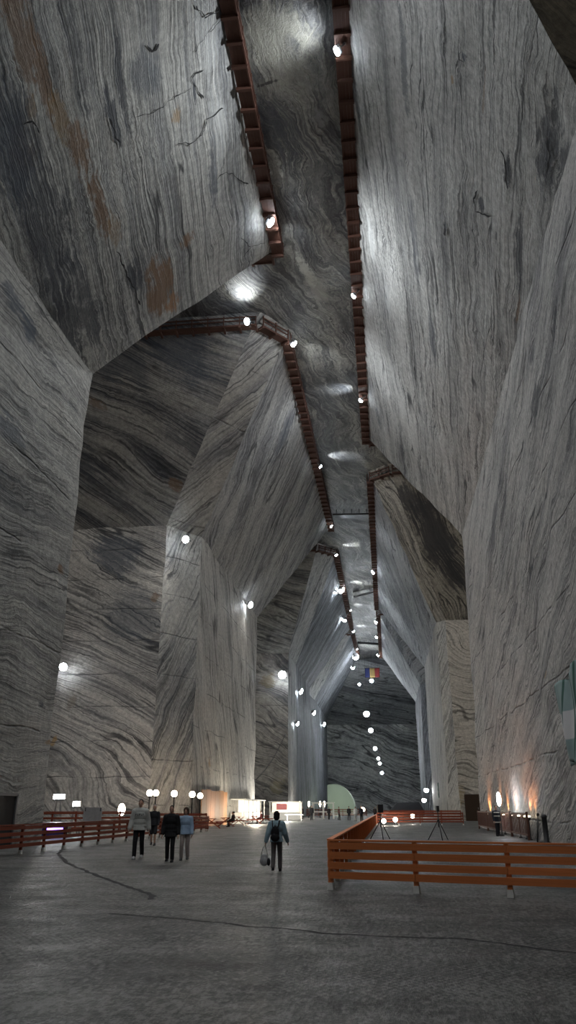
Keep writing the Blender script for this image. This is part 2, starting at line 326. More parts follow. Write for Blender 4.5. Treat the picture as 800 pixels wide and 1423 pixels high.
# --- right, second
nCR = Vector((0, -14.6, -18)).normalized()
def pc2(px, py): return on(px, py, (10, 107, 26.4), nCR)
m_R2cs = salt('salt_right_gallery_slope', dirn(pc2(560, 680), pc2(640, 840)), nCR, lines=2.0, f=.4, warp=2.5, wscale=.07, wob=.4, light=(.36, .335, .29), mid=(.22, .205, .18), dark=(.05, .052, .058), lo=.32, hi=.6, fine=.9, seed=24.0,
    blots=[(pc2(605, 740), 2.6, 8, (.055, .055, .06), .9), (pc2(570, 690), 1.6, 4, (.055, .055, .06), .85), (pc2(635, 800), 1.8, 4, (.055, .055, .06), .8)])
m_R2ch = salt('salt_right_corner', dirn(pc2(540, 680), pc2(620, 850)), (-1, -1, -1.2), lines=2.0, f=.45, warp=1.8, wscale=.09, wob=.5, light=(.45, .42, .37), mid=(.27, .255, .23), dark=(.07, .07, .072), lo=.3, hi=.6, fine=.9, seed=25.0)
m_R2cw = salt('salt_right_gallery_wall', (1, 0, -.12), (0, -1, 0), lines=1.6, f=.42, warp=8.5, wscale=.08, wob=.3, light=(.5, .465, .41), mid=(.38, .355, .31), dark=(.15, .14, .125), lo=.24, hi=.58, fine=.8, foldy=.8, seams=4.6, seam_off=2.2, seed=26.0,
    blots=[(py_(630, 1105, 107), 1.5, 1.8, (.36, .27, .12), .5), (py_(622, 958, 107), .5, .4, BROWN, .8)])
m_R2hs = salt('salt_right_hall_slope', dirn(pr(530, 700), pr(590, 900)), nSR, lines=2.0, f=.5, warp=1.8, wscale=.09, wob=.6, light=(.4, .41, .42), mid=(.25, .265, .28), dark=(.08, .09, .105), lo=.28, hi=.62, fine=.7, along=.06, seed=27.0)
m_R2hw = salt('salt_right_hall_wall', (0, .5, -1), (-1, 0, 0), lines=2.0, f=.45, warp=1.5, wscale=.08, light=(.45, .44, .41), mid=(.34, .335, .32), lo=.24, hi=.62, fine=.7, seed=28.0)
R2T = [(70, 84.8), (1.8, 85.2), (-.6, 87.4), (-.75, 154.5), (70, 154.5)]
R2B = [(70, 107), (9.2, 107), (8.0, 108.5), (8, 146), (70, 146)]
block('wall_right', ring(R2T, H), ring(R2B, 26.3), ring(R2B, -.3), [(m_R2cs, m_R2cw), (m_R2ch, m_R2hw), (m_R2hs, m_R2hw), (m_R2hs, m_R2hw)])
R3T = [(70, 157.5), (.4, 158), (-.5, 160), (-.35, 209), (70, 209)]
R3B = [(70, 166), (9, 166), (8, 168), (8, 197), (70, 197)]
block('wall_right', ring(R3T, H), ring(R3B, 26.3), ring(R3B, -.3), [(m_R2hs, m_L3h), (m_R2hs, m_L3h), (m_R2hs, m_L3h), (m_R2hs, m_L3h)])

# --- end of the hall, and the ends of the galleries
m_ends = salt('salt_end_slope', (1, 0, -.75), (0, -14, -20), far=1, lines=1.3, f=.22, warp=2.5, wscale=.04, light=(.42, .43, .44), mid=(.26, .27, .28), dark=(.07, .075, .085), lo=.3, hi=.66, fine=.8, along=.03, seed=31.0)
m_endw = salt('salt_end_wall', (1, 0, -.35), (0, -1, 0), far=1, lines=1.3, f=.3, warp=5, wscale=.045, light=(.48, .49, .47), mid=(.29, .295, .29), dark=(.065, .07, .075), lo=.3, hi=.68, fine=.8, seams=3.0, seed=32.0)
ET = [(-70, 216.5), (70, 216.5)]; EB = [(-70, 252), (70, 252)]
block('wall_far', ring(ET, H), ring(EB, 26.4), ring(EB, -.3), [(m_ends, m_endw)])
block('wall_back', ring([(70, -45.2), (-70, -45.2)], H), ring([(70, -45.2), (-70, -45.2)], 26), ring([(70, -45.2), (-70, -45.2)], -.3), [(m_L1w, m_L1w)])
for nm, xx, yy in (('wall_gallery', -70.2, (30, 260)), ('wall_gallery', 70.2, (-12, 260))):
    yy = yy if xx < 0 else yy[::-1]
    block(nm, ring([(xx, yy[0]), (xx, yy[1])], H), ring([(xx, yy[0]), (xx, yy[1])], 26), ring([(xx, yy[0]), (xx, yy[1])], -.3), [(m_L1w, m_L1w)])

# --- ceiling: folded dark salt with a sheen
def cl(px, py): return at(px, py, 2, H)
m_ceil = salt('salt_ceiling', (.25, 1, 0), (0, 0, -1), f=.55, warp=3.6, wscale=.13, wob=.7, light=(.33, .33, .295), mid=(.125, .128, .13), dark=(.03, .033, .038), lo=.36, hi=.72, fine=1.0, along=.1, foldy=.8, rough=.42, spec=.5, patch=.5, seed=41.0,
    blots=[(cl(385, 70), 2.6, 3.2, (.42, .42, .36), .55), (cl(425, 375), .5, 2.2, (.62, .64, .58), .85), (cl(440, 400), 1.0, 2.2, (.36, .35, .3), .6), (cl(375, 115), .9, .12, (.03, .03, .03), .9), (cl(470, 300), .9, .12, (.03, .03, .03), .85), (cl(445, 165), .5, .8, (.3, .31, .3), .6), (cl(380, 180), 1.5, 3, (.05, .058, .07), .7), (cl(450, 260), 2, 5, (.055, .06, .07), .6)])  # brightest blots paint lamplight pools into the ceiling colour
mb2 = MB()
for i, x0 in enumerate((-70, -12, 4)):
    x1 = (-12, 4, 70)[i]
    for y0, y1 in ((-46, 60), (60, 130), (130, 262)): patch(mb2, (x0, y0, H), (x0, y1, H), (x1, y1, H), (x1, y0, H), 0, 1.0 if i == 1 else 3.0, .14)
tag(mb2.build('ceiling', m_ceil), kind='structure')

# --- floor: trampled salt, damp sheen, raked grooves
t = NT('floor_salt'); P = t.pos(); sx = t.node('ShaderNodeSeparateXYZ'); t.l.new(P, sx.inputs[0]); X, Y = sx.outputs[0], sx.outputs[1]
st = t.noise(t.xyz(t.m('MULTIPLY', X, .18), t.m('MULTIPLY', Y, .9), 0), 1.0, 6, .65)
pa = t.noise(P, .35, 5, .6); gr = t.noise(P, 9, 5, .75)
rk = t.m('SINE', t.m('ADD', t.m('MULTIPLY', Y, 46), t.m('MULTIPLY', t.noise(P, .5, 3), 16)))
rk2 = t.m('SINE', t.m('ADD', t.m('MULTIPLY', X, 62), t.m('MULTIPLY', t.noise(P, .4, 3), 10)))
rkm = t.m('MULTIPLY', t.m('MULTIPLY', rk, rk2), t.mr(t.noise(t.xyz(t.m('MULTIPLY', X, .12), t.m('MULTIPLY', Y, .5), 2), 1.0, 3), .45, .58))
gr2 = t.noise(P, 26, 4, .8); rag = t.mr(t.noise(t.xyz(t.m('MULTIPLY', X, 2.0), t.m('MULTIPLY', Y, .9), 6), 1.0, 8, .82), .36, .64); spk = t.mr(t.noise(t.xyz(t.m('MULTIPLY', X, 15), t.m('MULTIPLY', Y, 4.5), 8), 1.0, 4, .7), .36, .64)
v = t.m('ADD', t.m('MULTIPLY', st, .25), t.m('ADD', t.m('MULTIPLY', pa, .3), t.m('ADD', t.m('MULTIPLY', gr, .35), t.m('MULTIPLY', gr2, .3))))
v = t.m('ADD', v, t.m('ADD', t.m('MULTIPLY', rkm, .045), t.m('ADD', t.m('MULTIPLY', t.m('SUBTRACT', rag, .5), .13), t.m('MULTIPLY', t.m('SUBTRACT', spk, .5), .12))))
c = t.ramp(v, [(.52, (.02, .021, .021)), (.6, (.068, .068, .064)), (.68, (.19, .19, .178))])
t.bump(t.m('ADD', t.m('MULTIPLY', gr, .9), t.m('ADD', t.m('MULTIPLY', rkm, .16), t.m('ADD', t.m('MULTIPLY', gr2, .6), t.m('ADD', t.m('MULTIPLY', rag, .5), t.m('MULTIPLY', spk, .5))))), .8, .05)
m_floor = t.fin(c, t.mr(t.m('ADD', t.m('MULTIPLY', rag, .35), t.noise(P, 1.2, 4, .6)), .35, 1.0, .33, .7), .45)
mb = MB()
for x0, x1, y0, y1, ce in ((-30, 20, -46, 90, .8), (-30, 20, 90, 262, 3), (-72, -30, -46, 262, 4), (20, 72, -46, 262, 4)):
    patch(mb, (x0, y0, 0), (x1, y0, 0), (x1, y1, 0), (x0, y1, 0), 0, ce, .0)
floor = tag(mb.build('floor', m_floor), kind='structure')
m_crack = plain('crack_dark', (.03, .03, .032), .9)
def crack(pix, w):
    pts = [at(px, py, 2, 0) for px, py in pix]; P2 = []
    for a, b in zip(pts, pts[1:]):
        for k in range(14): P2.append(a.lerp(b, k / 14))
    P2.append(pts[-1]); vs = []; fs = []
    for i, p in enumerate(P2):
        d = (P2[min(i + 1, len(P2) - 1)] - P2[max(i - 1, 0)]).normalized(); sd = Vector((-d.y, d.x, 0))
        q = p + sd * noise.noise(p * 1.7) * .12; ww = w * (.45 + .9 * abs(noise.noise(p * 3.1 + Vector((3, 0, 0)))))
        vs += [q + sd * ww + Vector((0, 0, .004)), q - sd * ww + Vector((0, 0, .004))]
    fs = [(2 * i, 2 * i + 1, 2 * i + 3, 2 * i + 2) for i in range(len(P2) - 1)]
    return MB().add(vs, fs).build('floor_crack', m_crack, floor)
crack([(88, 1180), (80, 1187), (92, 1198), (120, 1211), (170, 1230), (205, 1241), (217, 1250)], .10)
crack([(150, 1270), (230, 1275), (300, 1282), (380, 1290), (450, 1297), (540, 1302), (640, 1306), (720, 1314), (800, 1324)], .05)

# jagged open cracks in the rock faces
def rock_crack(parent, pix, fn, n, w):
    pts = [fn(*q) for q in pix]; L = []
    for a, b in zip(pts, pts[1:]): L += [a.lerp(b, k / 6) for k in range(6)]
    L.append(pts[-1]); n = Vector(n).normalized(); vs = []
    for i, p in enumerate(L):
        d = (L[min(i + 1, len(L) - 1)] - L[max(i - 1, 0)]).normalized(); sd = d.cross(n)
        q = jit(p) + n * .07 + sd * noise.noise(p * 2.3) * .16; ww = w * .62 * (.25 + 1.3 * abs(noise.noise(p * 2.9 + Vector((5, 1, 0))))) * (.3 if i in (0, len(L) - 1) else 1)
        vs += [q + sd * ww, q - sd * ww]
    MB().add(vs, [(2 * i, 2 * i + 1, 2 * i + 3, 2 * i + 2) for i in range(len(L) - 1)]).build('rock_crack', m_crack, parent)
WL = bpy.data.objects['wall_left']; WR = bpy.data.objects['wall_right']
for pix, w in (([(271, 4), (277, 14), (281, 23), (292, 18), (301, 12)], .09), ([(303, 28), (285, 48), (270, 70)], .05), ([(283, 95), (272, 100), (268, 112), (275, 128), (281, 138)], .10), ([(185, 165), (220, 150), (240, 138), (265, 125)], .05), ([(245, 198), (262, 195), (278, 185), (285, 165), (310, 150)], .08),
               ([(298, 248), (308, 238), (320, 240), (332, 250), (345, 252)], .08), ([(334, 330), (341, 335), (348, 343), (336, 357)], .08), ([(348, 343), (366, 335)], .05), ([(205, 62), (212, 70), (222, 62)], .12), ([(150, 165), (158, 185), (165, 205)], .16), ([(160, 350), (172, 372), (185, 400), (192, 425)], .14), ([(30, 175), (45, 165), (55, 185)], .09)):
    rock_crack(WL, pix, pl, nSL, w)
for pix, w in (([(664, 264), (658, 276), (663, 294), (672, 298), (684, 300)], .11), ([(618, 306), (619, 316), (620, 326)], .16), ([(690, 368), (693, 382), (698, 394)], .07), ([(697, 210), (703, 232), (706, 262)], .14), ([(672, 335), (674, 350)], .06), ([(642, 70), (640, 80), (646, 84)], .05), ([(548, 78), (551, 95)], .06), ([(760, 190), (765, 215), (762, 240)], .14), ([(690, 440), (672, 500), (660, 545)], .04), ([(665, 440), (690, 540)], .04)):
    rock_crack(WR, pix, pr, nSR, w)
for pix, w in (([(738, 782), (735, 800), (737, 830)], .12), ([(770, 780), (768, 805)], .08), ([(715, 905), (708, 935), (702, 965)], .07), ([(690, 1010), (688, 1040), (690, 1062)], .08), ([(760, 655), (756, 690)], .10), ([(733, 700), (728, 735)], .08), ([(772, 420), (766, 455), (768, 470)], .10), ([(720, 820), (714, 870)], .06)):
    rock_crack(WR, pix, lambda a, b: at(a, b, 0, 7.96), (-1, 0, 0), w)

# ------------------------------------------------------------------ plain materials
M = {}
M['orange'] = wood('orange_stained_wood', (.88, .275, .09))
M['redwood'] = wood('red_stained_wood', (.33, .075, .035))
M['brownwood'] = wood('brown_catwalk_wood', (.12, .056, .04))
M['paleboard'] = wood('pale_plywood', (.62, .30, .13))
M['foot'] = plain('salt_crusted_post_foot', (.7, .68, .64), .9, bump=.3)
M['steel'] = plain('dull_steel', (.25, .25, .26), .45, .7)
M['black'] = plain('black_metal', (.02, .02, .022), .5)
M['white'] = plain('white_paint', (.75, .74, .7), .5)
M['lens'] = glow('lamp_glass_cool', (.85, .93, 1, 1), 25)
M['lens_w'] = glow('lamp_glass_warm', (1, .78, .5, 1), 14)
M['globe'] = glow('globe_glass', (1, .86, .66, 1), 9)
M['purple'] = glow('purple_light_strip', (.25, .12, 1, 1), 4)
for k in ('lens', 'lens_w', 'globe', 'purple'): M[k].cycles.emission_sampling = 'NONE'

def light(name, kind, loc, energy, col, parent=None, aim=None, angle=150, size=.3, blend=1.0):
    l = bpy.data.lights.new(name, kind); l.energy = energy * LAMP; l.color = col; l.shadow_soft_size = size
    o = bpy.data.objects.new(name, l); COL.objects.link(o)
    loc = Vector(loc)
    if kind == 'SPOT':
        l.spot_size = math.radians(angle); l.spot_blend = blend
        o.rotation_mode = 'QUATERNION'; o.rotation_quaternion = (Vector(aim) - loc).to_track_quat('-Z', 'Y')
    o.location = loc
    if parent: o.parent = parent; o.matrix_parent_inverse = Matrix.Translation(-Vector(parent.location))
    return o

# ------------------------------------------------------------------ wooden catwalks under the ceiling edge
DZ = 39.9
def catwalk(label, pts, side, bay=1.4, width=.8, joined=False):
    """pts: plan line of the wall-side edge; side = +1 when the deck lies to the left of the walking direction"""
    root = empty('ceiling_catwalk', (pts[0][0], pts[0][1], DZ), 0, label, 'catwalk', 'wooden catwalks under the ceiling')
    O = Vector((pts[0][0], pts[0][1], DZ)); allb = MB()
    jm = MB().box((width / 2, 0, -.13), (width + .1, .17, .24)).mesh('joist', M['brownwood'])
    dm = MB()
    for k in range(4): dm.box((width * (k + .5) / 4, 0, rnd.uniform(-.012, .012)), (width / 4 - .004, bay - .02, .05))
    dmm = dm.mesh('deck_panel', M['brownwood'])
    pm = MB().box((width, 0, .5), (.09, .09, 1.05)).mesh('post', M['brownwood'])
    for (a, b) in zip(pts, pts[1:]):
        a = Vector((a[0], a[1], DZ)); b = Vector((b[0], b[1], DZ)); d = (b - a); L = d.length; d.normalize()
        nrm = Vector((-d.y, d.x, 0)) * side; rz = math.atan2(nrm.y, nrm.x)
        n = max(1, round(L / bay))
        for k in range(n + 1):
            p = a + d * (L * k / n) - O
            if joined:
                R = Matrix.Rotation(rz, 3, 'Z')
                allb.box(p + R @ Vector((width / 2, 0, -.13)), (width + .1, .17, .24), R); allb.box(p + R @ Vector((width, 0, .5)), (.09, .09, 1.05), R)
            else:
                link('joist', jm, root, p, (0, 0, rz)); link('post', pm, root, p, (0, 0, rz))
                if k < n: link('deck_panel', dmm, root, p + d * (L / n / 2), (0, 0, rz))
        if joined: link('deck', MB().bar(a - O + nrm * width / 2, b - O + nrm * width / 2, width, .05).mesh('deck', M['brownwood']), root)
        for zz, wd in ((.45, .05), (.8, .05)):
            MB().bar(a - O + nrm * width + Vector((0, 0, zz)), b - O + nrm * width + Vector((0, 0, zz)), wd, .12).build('rail', M['brownwood'], root)
        MB().bar(a - O + nrm * width + Vector((0, 0, -.04)), b - O + nrm * width + Vector((0, 0, -.04)), .08, .16).build('edge_beam', M['brownwood'], root)
    if joined: tag(allb.build('joists_and_posts', M['brownwood'], root), kind='stuff')
    return root
catwalk('brown timber catwalk along the near left ceiling edge, running off the top of the photo', [(-6.72, 4), (-6.72, 44.9), (-13, 44.9)], -1)
catwalk('brown timber catwalk along the near right ceiling edge, above the tallest pale slope', [(-.15, 12.9), (-.25, 76.9), (3.5, 76.9)], 1)
catwalk('brown timber catwalk turning the chamfered corner of the second left rock mass', [(-26, 53.9), (-9.35, 54.1), (-7.5, 56.4), (-6.95, 105.3)], -1)
catwalk('brown timber catwalk wrapping the corner of the second right rock mass', [(8, 86.0), (2.4, 86.2), (.0, 88.0), (-.15, 154.3)], 1)
catwalk('dark timber catwalk on the third left rock mass, under bright paired lamps', [(-16, 114.8), (-9.7, 115.0), (-7.0, 117.8), (-6.9, 171.8)], -1, joined=True)
catwalk('far dark catwalk on the fourth left rock mass, near the end wall', [(-14, 176.4), (-9.4, 176.8), (-6.9, 179.6), (-6.7, 207.6)], -1, joined=True)
catwalk('far dark catwalk on the third right rock mass, leading to the tricolour flag', [(6, 158.4), (.9, 158.7), (.15, 160.6), (.25, 208.6)], 1, joined=True)
# beams that cross under the ceiling between the catwalks
for px0, py0, px1, py1, r, lab in ((462, 715, 515, 714, .12, 'thin dark pipe crossing under the ceiling between the two catwalks'),
                                   (497, 893, 527, 895, .3, 'far dark footbridge crossing under the ceiling near the end wall')):
    a = at(px0, py0, 2, 40.2); b = at(px1, py1, 2, 40.2); e = empty('cross_beam', (a + b) / 2, 0, lab, 'beam')
    MB().tube([a - (a + b) / 2, b - (a + b) / 2], r, 8).build('pipe', M['black'], e)
    for k in range(5):
        p = a.lerp(b, (k + .5) / 5) - (a + b) / 2
        MB().tube([p, p + Vector((0, 0, .75))], .03, 6).build('hanger', M['black'], e)
a = at(492, 826, 2, 40.6); b = at(521, 819, 2, 40.6)
e = empty('ceiling_rib', (a + b) / 2, 0, 'pale sloping rib across the far ceiling beside the paired lamps', 'rib')
MB().bar(a - (a + b) / 2, b - (a + b) / 2, .7, .6).build('rib_body', m_L3ch, e); MB().bar(a - (a + b) / 2 + Vector((0, .9, -.1)), b - (a + b) / 2 + Vector((0, .9, -.1)), .5, .6).build('rib_painted_shade', M['black'], e)  # black bar paints the shaded side of the rib

# ------------------------------------------------------------------ floodlights
def flood(px, py, ax, v, size, power, aim, label, col=COOL, group=None, mount=(0, 0, .45), angle=165, up=None, uppow=0, upang=70, lens='lens', loc=None):
    p = Vector(loc) if loc is not None else at(px, py, ax, v)
    e = empty('floodlight', p, 0, label, 'lamp', group)
    q = (Vector(aim) - p); q.z *= .3; qt = q.to_track_quat('-Y', 'Z').to_matrix()
    r = size
    hb = MB(); hb.box((0, r * .35, r * .15), (r * 1.7, r * .8, r * 1.3), taper=.8)
    for k in range(5): hb.box(((k - 2) * r * .32, r * .85, r * .15), (r * .06, r * .25, r * 1.1))
    o = hb.build('housing', M['steel'], e); o.rotation_euler = qt.to_euler()
    o = MB().ell((0, -r * .1, -r * .15), (r, r * .55, r), 14, 8).build('glass', M[lens], e); o.rotation_euler = qt.to_euler()
    mv = Vector(mount)
    if group == GL and px != 343: mv.x = max(-1.8, min(1.8, -6.5 - p.x))
    if px == 467: mv = Vector((-6.6 - p.x, 118.0 - p.y, .5))
    elif px == 343: mv = Vector((0, 53.5 - p.y, .5))
    elif group == GR: mv.x = max(-1.8, min(1.8, -.5 - p.x))
    mbk = MB().tube([Vector((0, 0, r * .2)) - q.normalized() * r * .4, mv], .035 + r * .08, 6); mbk.box(mv, (.18, .18, .06)).build('bracket', M['steel'], e)
    if power: light('flood_beam', 'SPOT', p + q.normalized() * r * .9 + Vector((0, 0, -r * .3)), power, col, e, aim, angle, max(.15, size * .8))
    if up: light('up_beam', 'SPOT', p + Vector((0, 0, .1)) + q.normalized() * r * 1.2, uppow * 2.2, col, e, at(up[0], up[1], 2, H), upang * .8, .2)
    return e
GL = 'floodlights on the left catwalks'; GR = 'floodlights on the right catwalks'
def tl(y, z=14, x=7): return (x, y, z)
def tr(y, z=14, x=-16): return (x, y, z)
ZL = 39.35
B = 1.0
flood(376, 308, 2, ZL, .36, 2600 * B, tl(48, 18), 'brightest floodlight at the far end of the near left catwalk', group=GL, up=(430, 365), uppow=160)
flood(343, 446, 2, ZL, .30, 1200 * B, (-20, 44, 20), 'floodlight under the gallery catwalk left of the chamfered corner', group=GL, up=(340, 405), uppow=260, upang=90)
flood(408, 477, 2, ZL, .32, 1500 * B, tl(70, 16), 'floodlight at the chamfered corner of the second left catwalk', group=GL, up=(475, 540), uppow=330)
flood(445, 648, 2, ZL, .22, 900 * B, tl(88, 20), 'small floodlight halfway along the second left catwalk', group=GL, up=(470, 633), uppow=500)
flood(460, 731, 2, ZL, .24, 700 * B, tl(110, 14), 'small floodlight at the far end of the second left catwalk', group=GL, up=(487, 717), uppow=350)
flood(467, 771, 2, ZL, .24, 500 * B, tl(130, 14), 'small floodlight at the corner of the third left catwalk', group=GL, up=(487, 757), uppow=350)
flood(474, 819, 2, ZL, .7, 1500 * B, tl(150, 14), 'larger of the two paired floodlights on the third left catwalk', group=GL, up=(500, 809), uppow=600)
flood(465, 823, 2, ZL - .9, .4, 110 * B, (-14, 140, 10), 'smaller of the two paired floodlights on the third left catwalk', group=GL)
flood(487, 848, 2, ZL, .22, 200 * B, tl(160, 14), 'tiny floodlight just beyond the paired floodlights on the left', group=GL, up=(500, 841), uppow=600)
flood(478, 861, 2, ZL - 1.0, .5, 260 * B, (-14, 165, 14), 'floodlight hanging low at the far end of the third left catwalk', group=GL, mount=(0, 0, 1.4))
flood(491, 877, 2, ZL, .3, 200 * B, tl(190, 14), 'small far floodlight at the start of the fourth left catwalk', group=GL, up=(507, 870), uppow=700)
flood(496, 902, 2, ZL, .22, 200 * B, tl(205, 14), 'tiny far floodlight above the brightest far floodlight', group=GL, up=(510, 898), uppow=500)
flood(494, 912, 2, ZL - 1.5, .8, 1300 * B, (-2, 250, 12), 'brightest far floodlight at the end of the left catwalks', group=GL, mount=(0, 0, 1.9))
flood(490, 927, 2, ZL - 4.5, .5, 500 * B, (-12, 250, 12), 'far floodlight hanging below the brightest far floodlight', group=GL, mount=(0, 0, 4.4))
flood(468, 70, 2, ZL, .26, 1500 * B, tr(33, 22), 'floodlight on the near right catwalk at the top of the photo', group=GR, up=(400, 40), uppow=150, upang=120)
flood(491, 411, 2, ZL, .22, 900 * B, tr(58, 22), 'floodlight midway along the near right catwalk', group=GR)
flood(501, 556, 2, ZL, .24, 900 * B, tr(75, 22), 'floodlight near the far end of the near right catwalk', group=GR, up=(475, 540), uppow=420)
flood(518, 795, 2, ZL, .36, 600 * B, tr(130, 20), 'floodlight halfway along the second right catwalk', group=GR, up=(500, 792), uppow=350)
flood(522, 864, 2, ZL, .42, 400 * B, tr(170, 18), 'floodlight on the third right catwalk beyond the small bracket', group=GR, up=(510, 858), uppow=350)
flood(523, 885, 2, ZL, .36, 300 * B, tr(190, 18), 'second floodlight on the third right catwalk', group=GR, up=(514, 882), uppow=400)
flood(525, 910, 2, ZL, .36, 300 * B, tr(230, 18), 'last floodlight on the third right catwalk before the flag', group=GR)
# unseen lamps added over and behind the viewer as fill light
for k, (x, y, tx) in enumerate(((-6.4, 18, 8), (-6.4, -4, 8), (-6.4, -24, 8), (-1.2, 8, -17), (-1.2, -16, -17))):
    flood(0, 0, 0, 0, .3, 1800 * B, (tx, y + 2, 16), ('added fill floodlight on the left just ahead of the viewer, above the frame', 'added fill floodlight on the left, unseen above the viewer', 'added fill floodlight on the left, unseen far behind the viewer', 'added fill floodlight on the right, unseen above the viewer', 'added fill floodlight on the right, unseen far behind the viewer')[k], group='unseen fill floodlights added overhead', loc=(x, y, ZL))
# wall lamps
GW = 'floodlights fixed to the gallery corners'
flood(258, 749, 1, 65.0, .34, 900 * B, (-20, 45, 8), 'wall floodlight at the break of the second left rock corner', NEUT, GW, mount=(.1, 1.3, .25))
flood(348, 840, 0, -16.3, .42, 900 * B, (2, 88, 2), 'wall floodlight at the far upper corner of the second left wall', NEUT, GW, mount=(-.7, 0, .2))
flood(88, 926, 1, 63.9, .34, 700 * B, (-24, 48, 3), 'wall floodlight on the gallery wall beside the near left rock edge', NEUT, GW, mount=(0, 1.1, .2))
flood(392, 937, 1, 127, .65, 900 * B, (-14, 105, 2), 'large wall floodlight on the third gallery wall', COOL, GW, mount=(0, 1.2, .3))
flood(418, 960, 0, -15.2, .55, 700 * B, (4, 150, 3), 'first of three wall floodlights descending along the dark left wall', COOL, GW, mount=(-.8, 0, .2))
flood(436, 990, 0, -15.8, .55, 700 * B, (4, 185, 3), 'second of three wall floodlights descending along the dark left wall', COOL, GW, mount=(-.6, 0, .2))
flood(450, 1006, 0, -16.3, .6, 700 * B, (4, 215, 3), 'third of three wall floodlights descending along the dark left wall', COOL, GW, mount=(-.6, 0, .2))
flood(413, 1005, 0, -15.2, .4, 300 * B, (-2, 145, 1), 'lone lower floodlight on the pale edge of the third left corner', COOL, GW, mount=(-.8, 0, .2))
GC = 'hanging lamps before the end wall'
for hk, (px, py, sz, pw_, lab) in enumerate(((499, 951, .45, 150, 'small lamp hanging left of the lamp under the tricolour flag'), (516, 946, .65, 120, 'lamp hanging straight below the tricolour flag'),
        (509, 992, .95, 900, 'largest lamp of the hanging chain before the end wall'), (515, 1015, .75, 500, 'second lamp down the hanging chain before the end wall'),
        (521, 1040, .6, 300, 'third lamp down the hanging chain before the end wall'), (525.5, 1054, .5, 200, 'fourth lamp down the hanging chain before the end wall'),
        (527.5, 1061, .5, 200, 'fifth lamp down the hanging chain, close under the fourth'), (530.5, 1074, .5, 200, 'lowest lamp of the hanging chain before the end wall'))):
    p = at(px, py, 1, (203, 210, 205, 207.2, 206, 208.6, 211, 213.2)[hk]); e = empty('hanging_lamp', p, 0, lab, 'lamp', GC)
    sz *= .8; MB().ell((0, 0, 0), sz, 14, 9).build('glass', M['lens'], e); MB().lathe([(sz * .9, sz * .45), (sz * .5, sz * .95), (.06, sz * 1.1)], n=12).build('cap', M['steel'], e)
    MB().tube([(0, 0, sz), (0, 0, 41.15 - p.z)], .02, 5).build('cable', M['black'], e)
    light('lamp_light', 'POINT', p + Vector((0, -sz - .1, -sz * .3)), pw_, COOL, e, size=sz * .6)
for (px, py, lab) in ((592, 1098, 'upper of two small lamps beside the right hall wall base'), (589, 1112, 'lower of two small lamps beside the right hall wall base')):
    p = at(px, py, 0, 7.0); e = empty('wall_lamp', p, 0, lab, 'lamp', 'small lamps on the far right wall')
    MB().ell((0, 0, 0), .42, 12, 8).build('glass', M['lens'], e); MB().tube([(0, 0, 0), (1.0, 0, .1)], .06, 6).build('arm', M['steel'], e); MB().lathe([(.42, .2), (.15, .5)], n=10).build('cap', M['steel'], e)
    light('lamp_light', 'POINT', p + Vector((-.6, -.2, 0)), 120, NEUT, e, size=.3)
# lamps inside the side galleries, round the corners
for k, (p, aim, po, lab) in enumerate((((-45, 50, 38), (-30, 66, 10), 2200, 'floodlight deep in the left gallery behind the near rock'), ((30, 80, 38), (12, 107, 8), 3200, 'floodlight deep in the right gallery behind the near rock'),
        ((-40, 113, 36), (-20, 128, 8), 900, 'floodlight deep in the second left gallery'), ((30, 153, 36), (10, 170, 10), 500, 'floodlight deep in the second right gallery'), ((40, 4, 38), (20, 20, 8), 300, 'floodlight deep in the gallery beside the viewer'))):
    flood(0, 0, 0, 0, .3, po, aim, lab, NEUT, 'floodlights inside the side galleries', loc=p, mount=(0, 0, 41.02 - p[2]))

# ------------------------------------------------------------------ wooden fences
def fence(label, a, b, post=1.85, h=.95, rows=4, mat='orange', face=1, feet=True, bh=.125, far=False, end_post=True, group='stained board fences on the mine floor', span=2):
    a = Vector((a[0], a[1], 0)); b = Vector((b[0], b[1], 0)); d = b - a; L = d.length; d.normalize(); n = max(1, round(L / post)); sp = L / n
    sd = Vector((d.y, -d.x, 0)) * face; rz = math.atan2(d.y, d.x)
    e = empty('board_fence', a, 0, label, 'fence', group)
    pm = MB().box((0, 0, h / 2 + .05), (.09, .09, h - .1)).mesh('post', M[mat])
    fm = MB().box((0, 0, .07), (.13, .13, .14), taper=.85).mesh('post_foot', M['foot'])
    for k in range(n + (1 if end_post else 0)):
        o = link('post', pm, e, d * sp * k, (0, 0, rz))
        if feet: link('post_foot', fm, o)
    cache = {}
    for r in range(rows):
        z = h - bh / 2 - .02 - r * (h - .3) / (rows - .6); k = 0; first = True
        while k < n:
            s = 1 if (first and r % 2 and span > 1) else span; first = False; s = min(s, n - k); LL = s * sp - .012
            if s not in cache:
                mbb = MB().box((0, 0, 0), (.035, LL, bh)); cache[s] = mbb.mesh('board', M[mat])
            o = link('board', cache[s], e, d * sp * (k + s / 2) + sd * .065 + Vector((0, 0, z + rnd.uniform(-.008, .008))), (0, 0, rz - math.pi / 2)); k += s
    k = 0
    while k < n:
        s = min(span, n - k); LL = s * sp
        if ('c', s) not in cache: cache[('c', s)] = MB().box((0, 0, 0), (.14, LL, .035)).mesh('top_board', M[mat])
        link('top_board', cache[('c', s)], e, d * sp * (k + s / 2) + sd * .02 + Vector((0, 0, h + .012)), (0, 0, rz - math.pi / 2)); k += s
    return e
FC = (-1.27, 17.75)
fence('bright orange board fence in the right foreground, facing the viewer', FC, (7.6, 15.1), 1.85, .95, face=1, bh=.135)
fence('orange board fence running away from the corner of the foreground fence', (-1.27, 17.95), (-1.2, 80), 2.0, .95, face=-1)
fence('red board fence crossing the far side of the right enclosure', (-1.1, 81), (7.2, 81), 2.0, 1.15, mat='redwood', face=1)
fence('long dark red board fence along the left side of the walkway', (-13.75, 25.5), (-13.1, 58.5), 1.95, 1.0, mat='redwood', face=1)
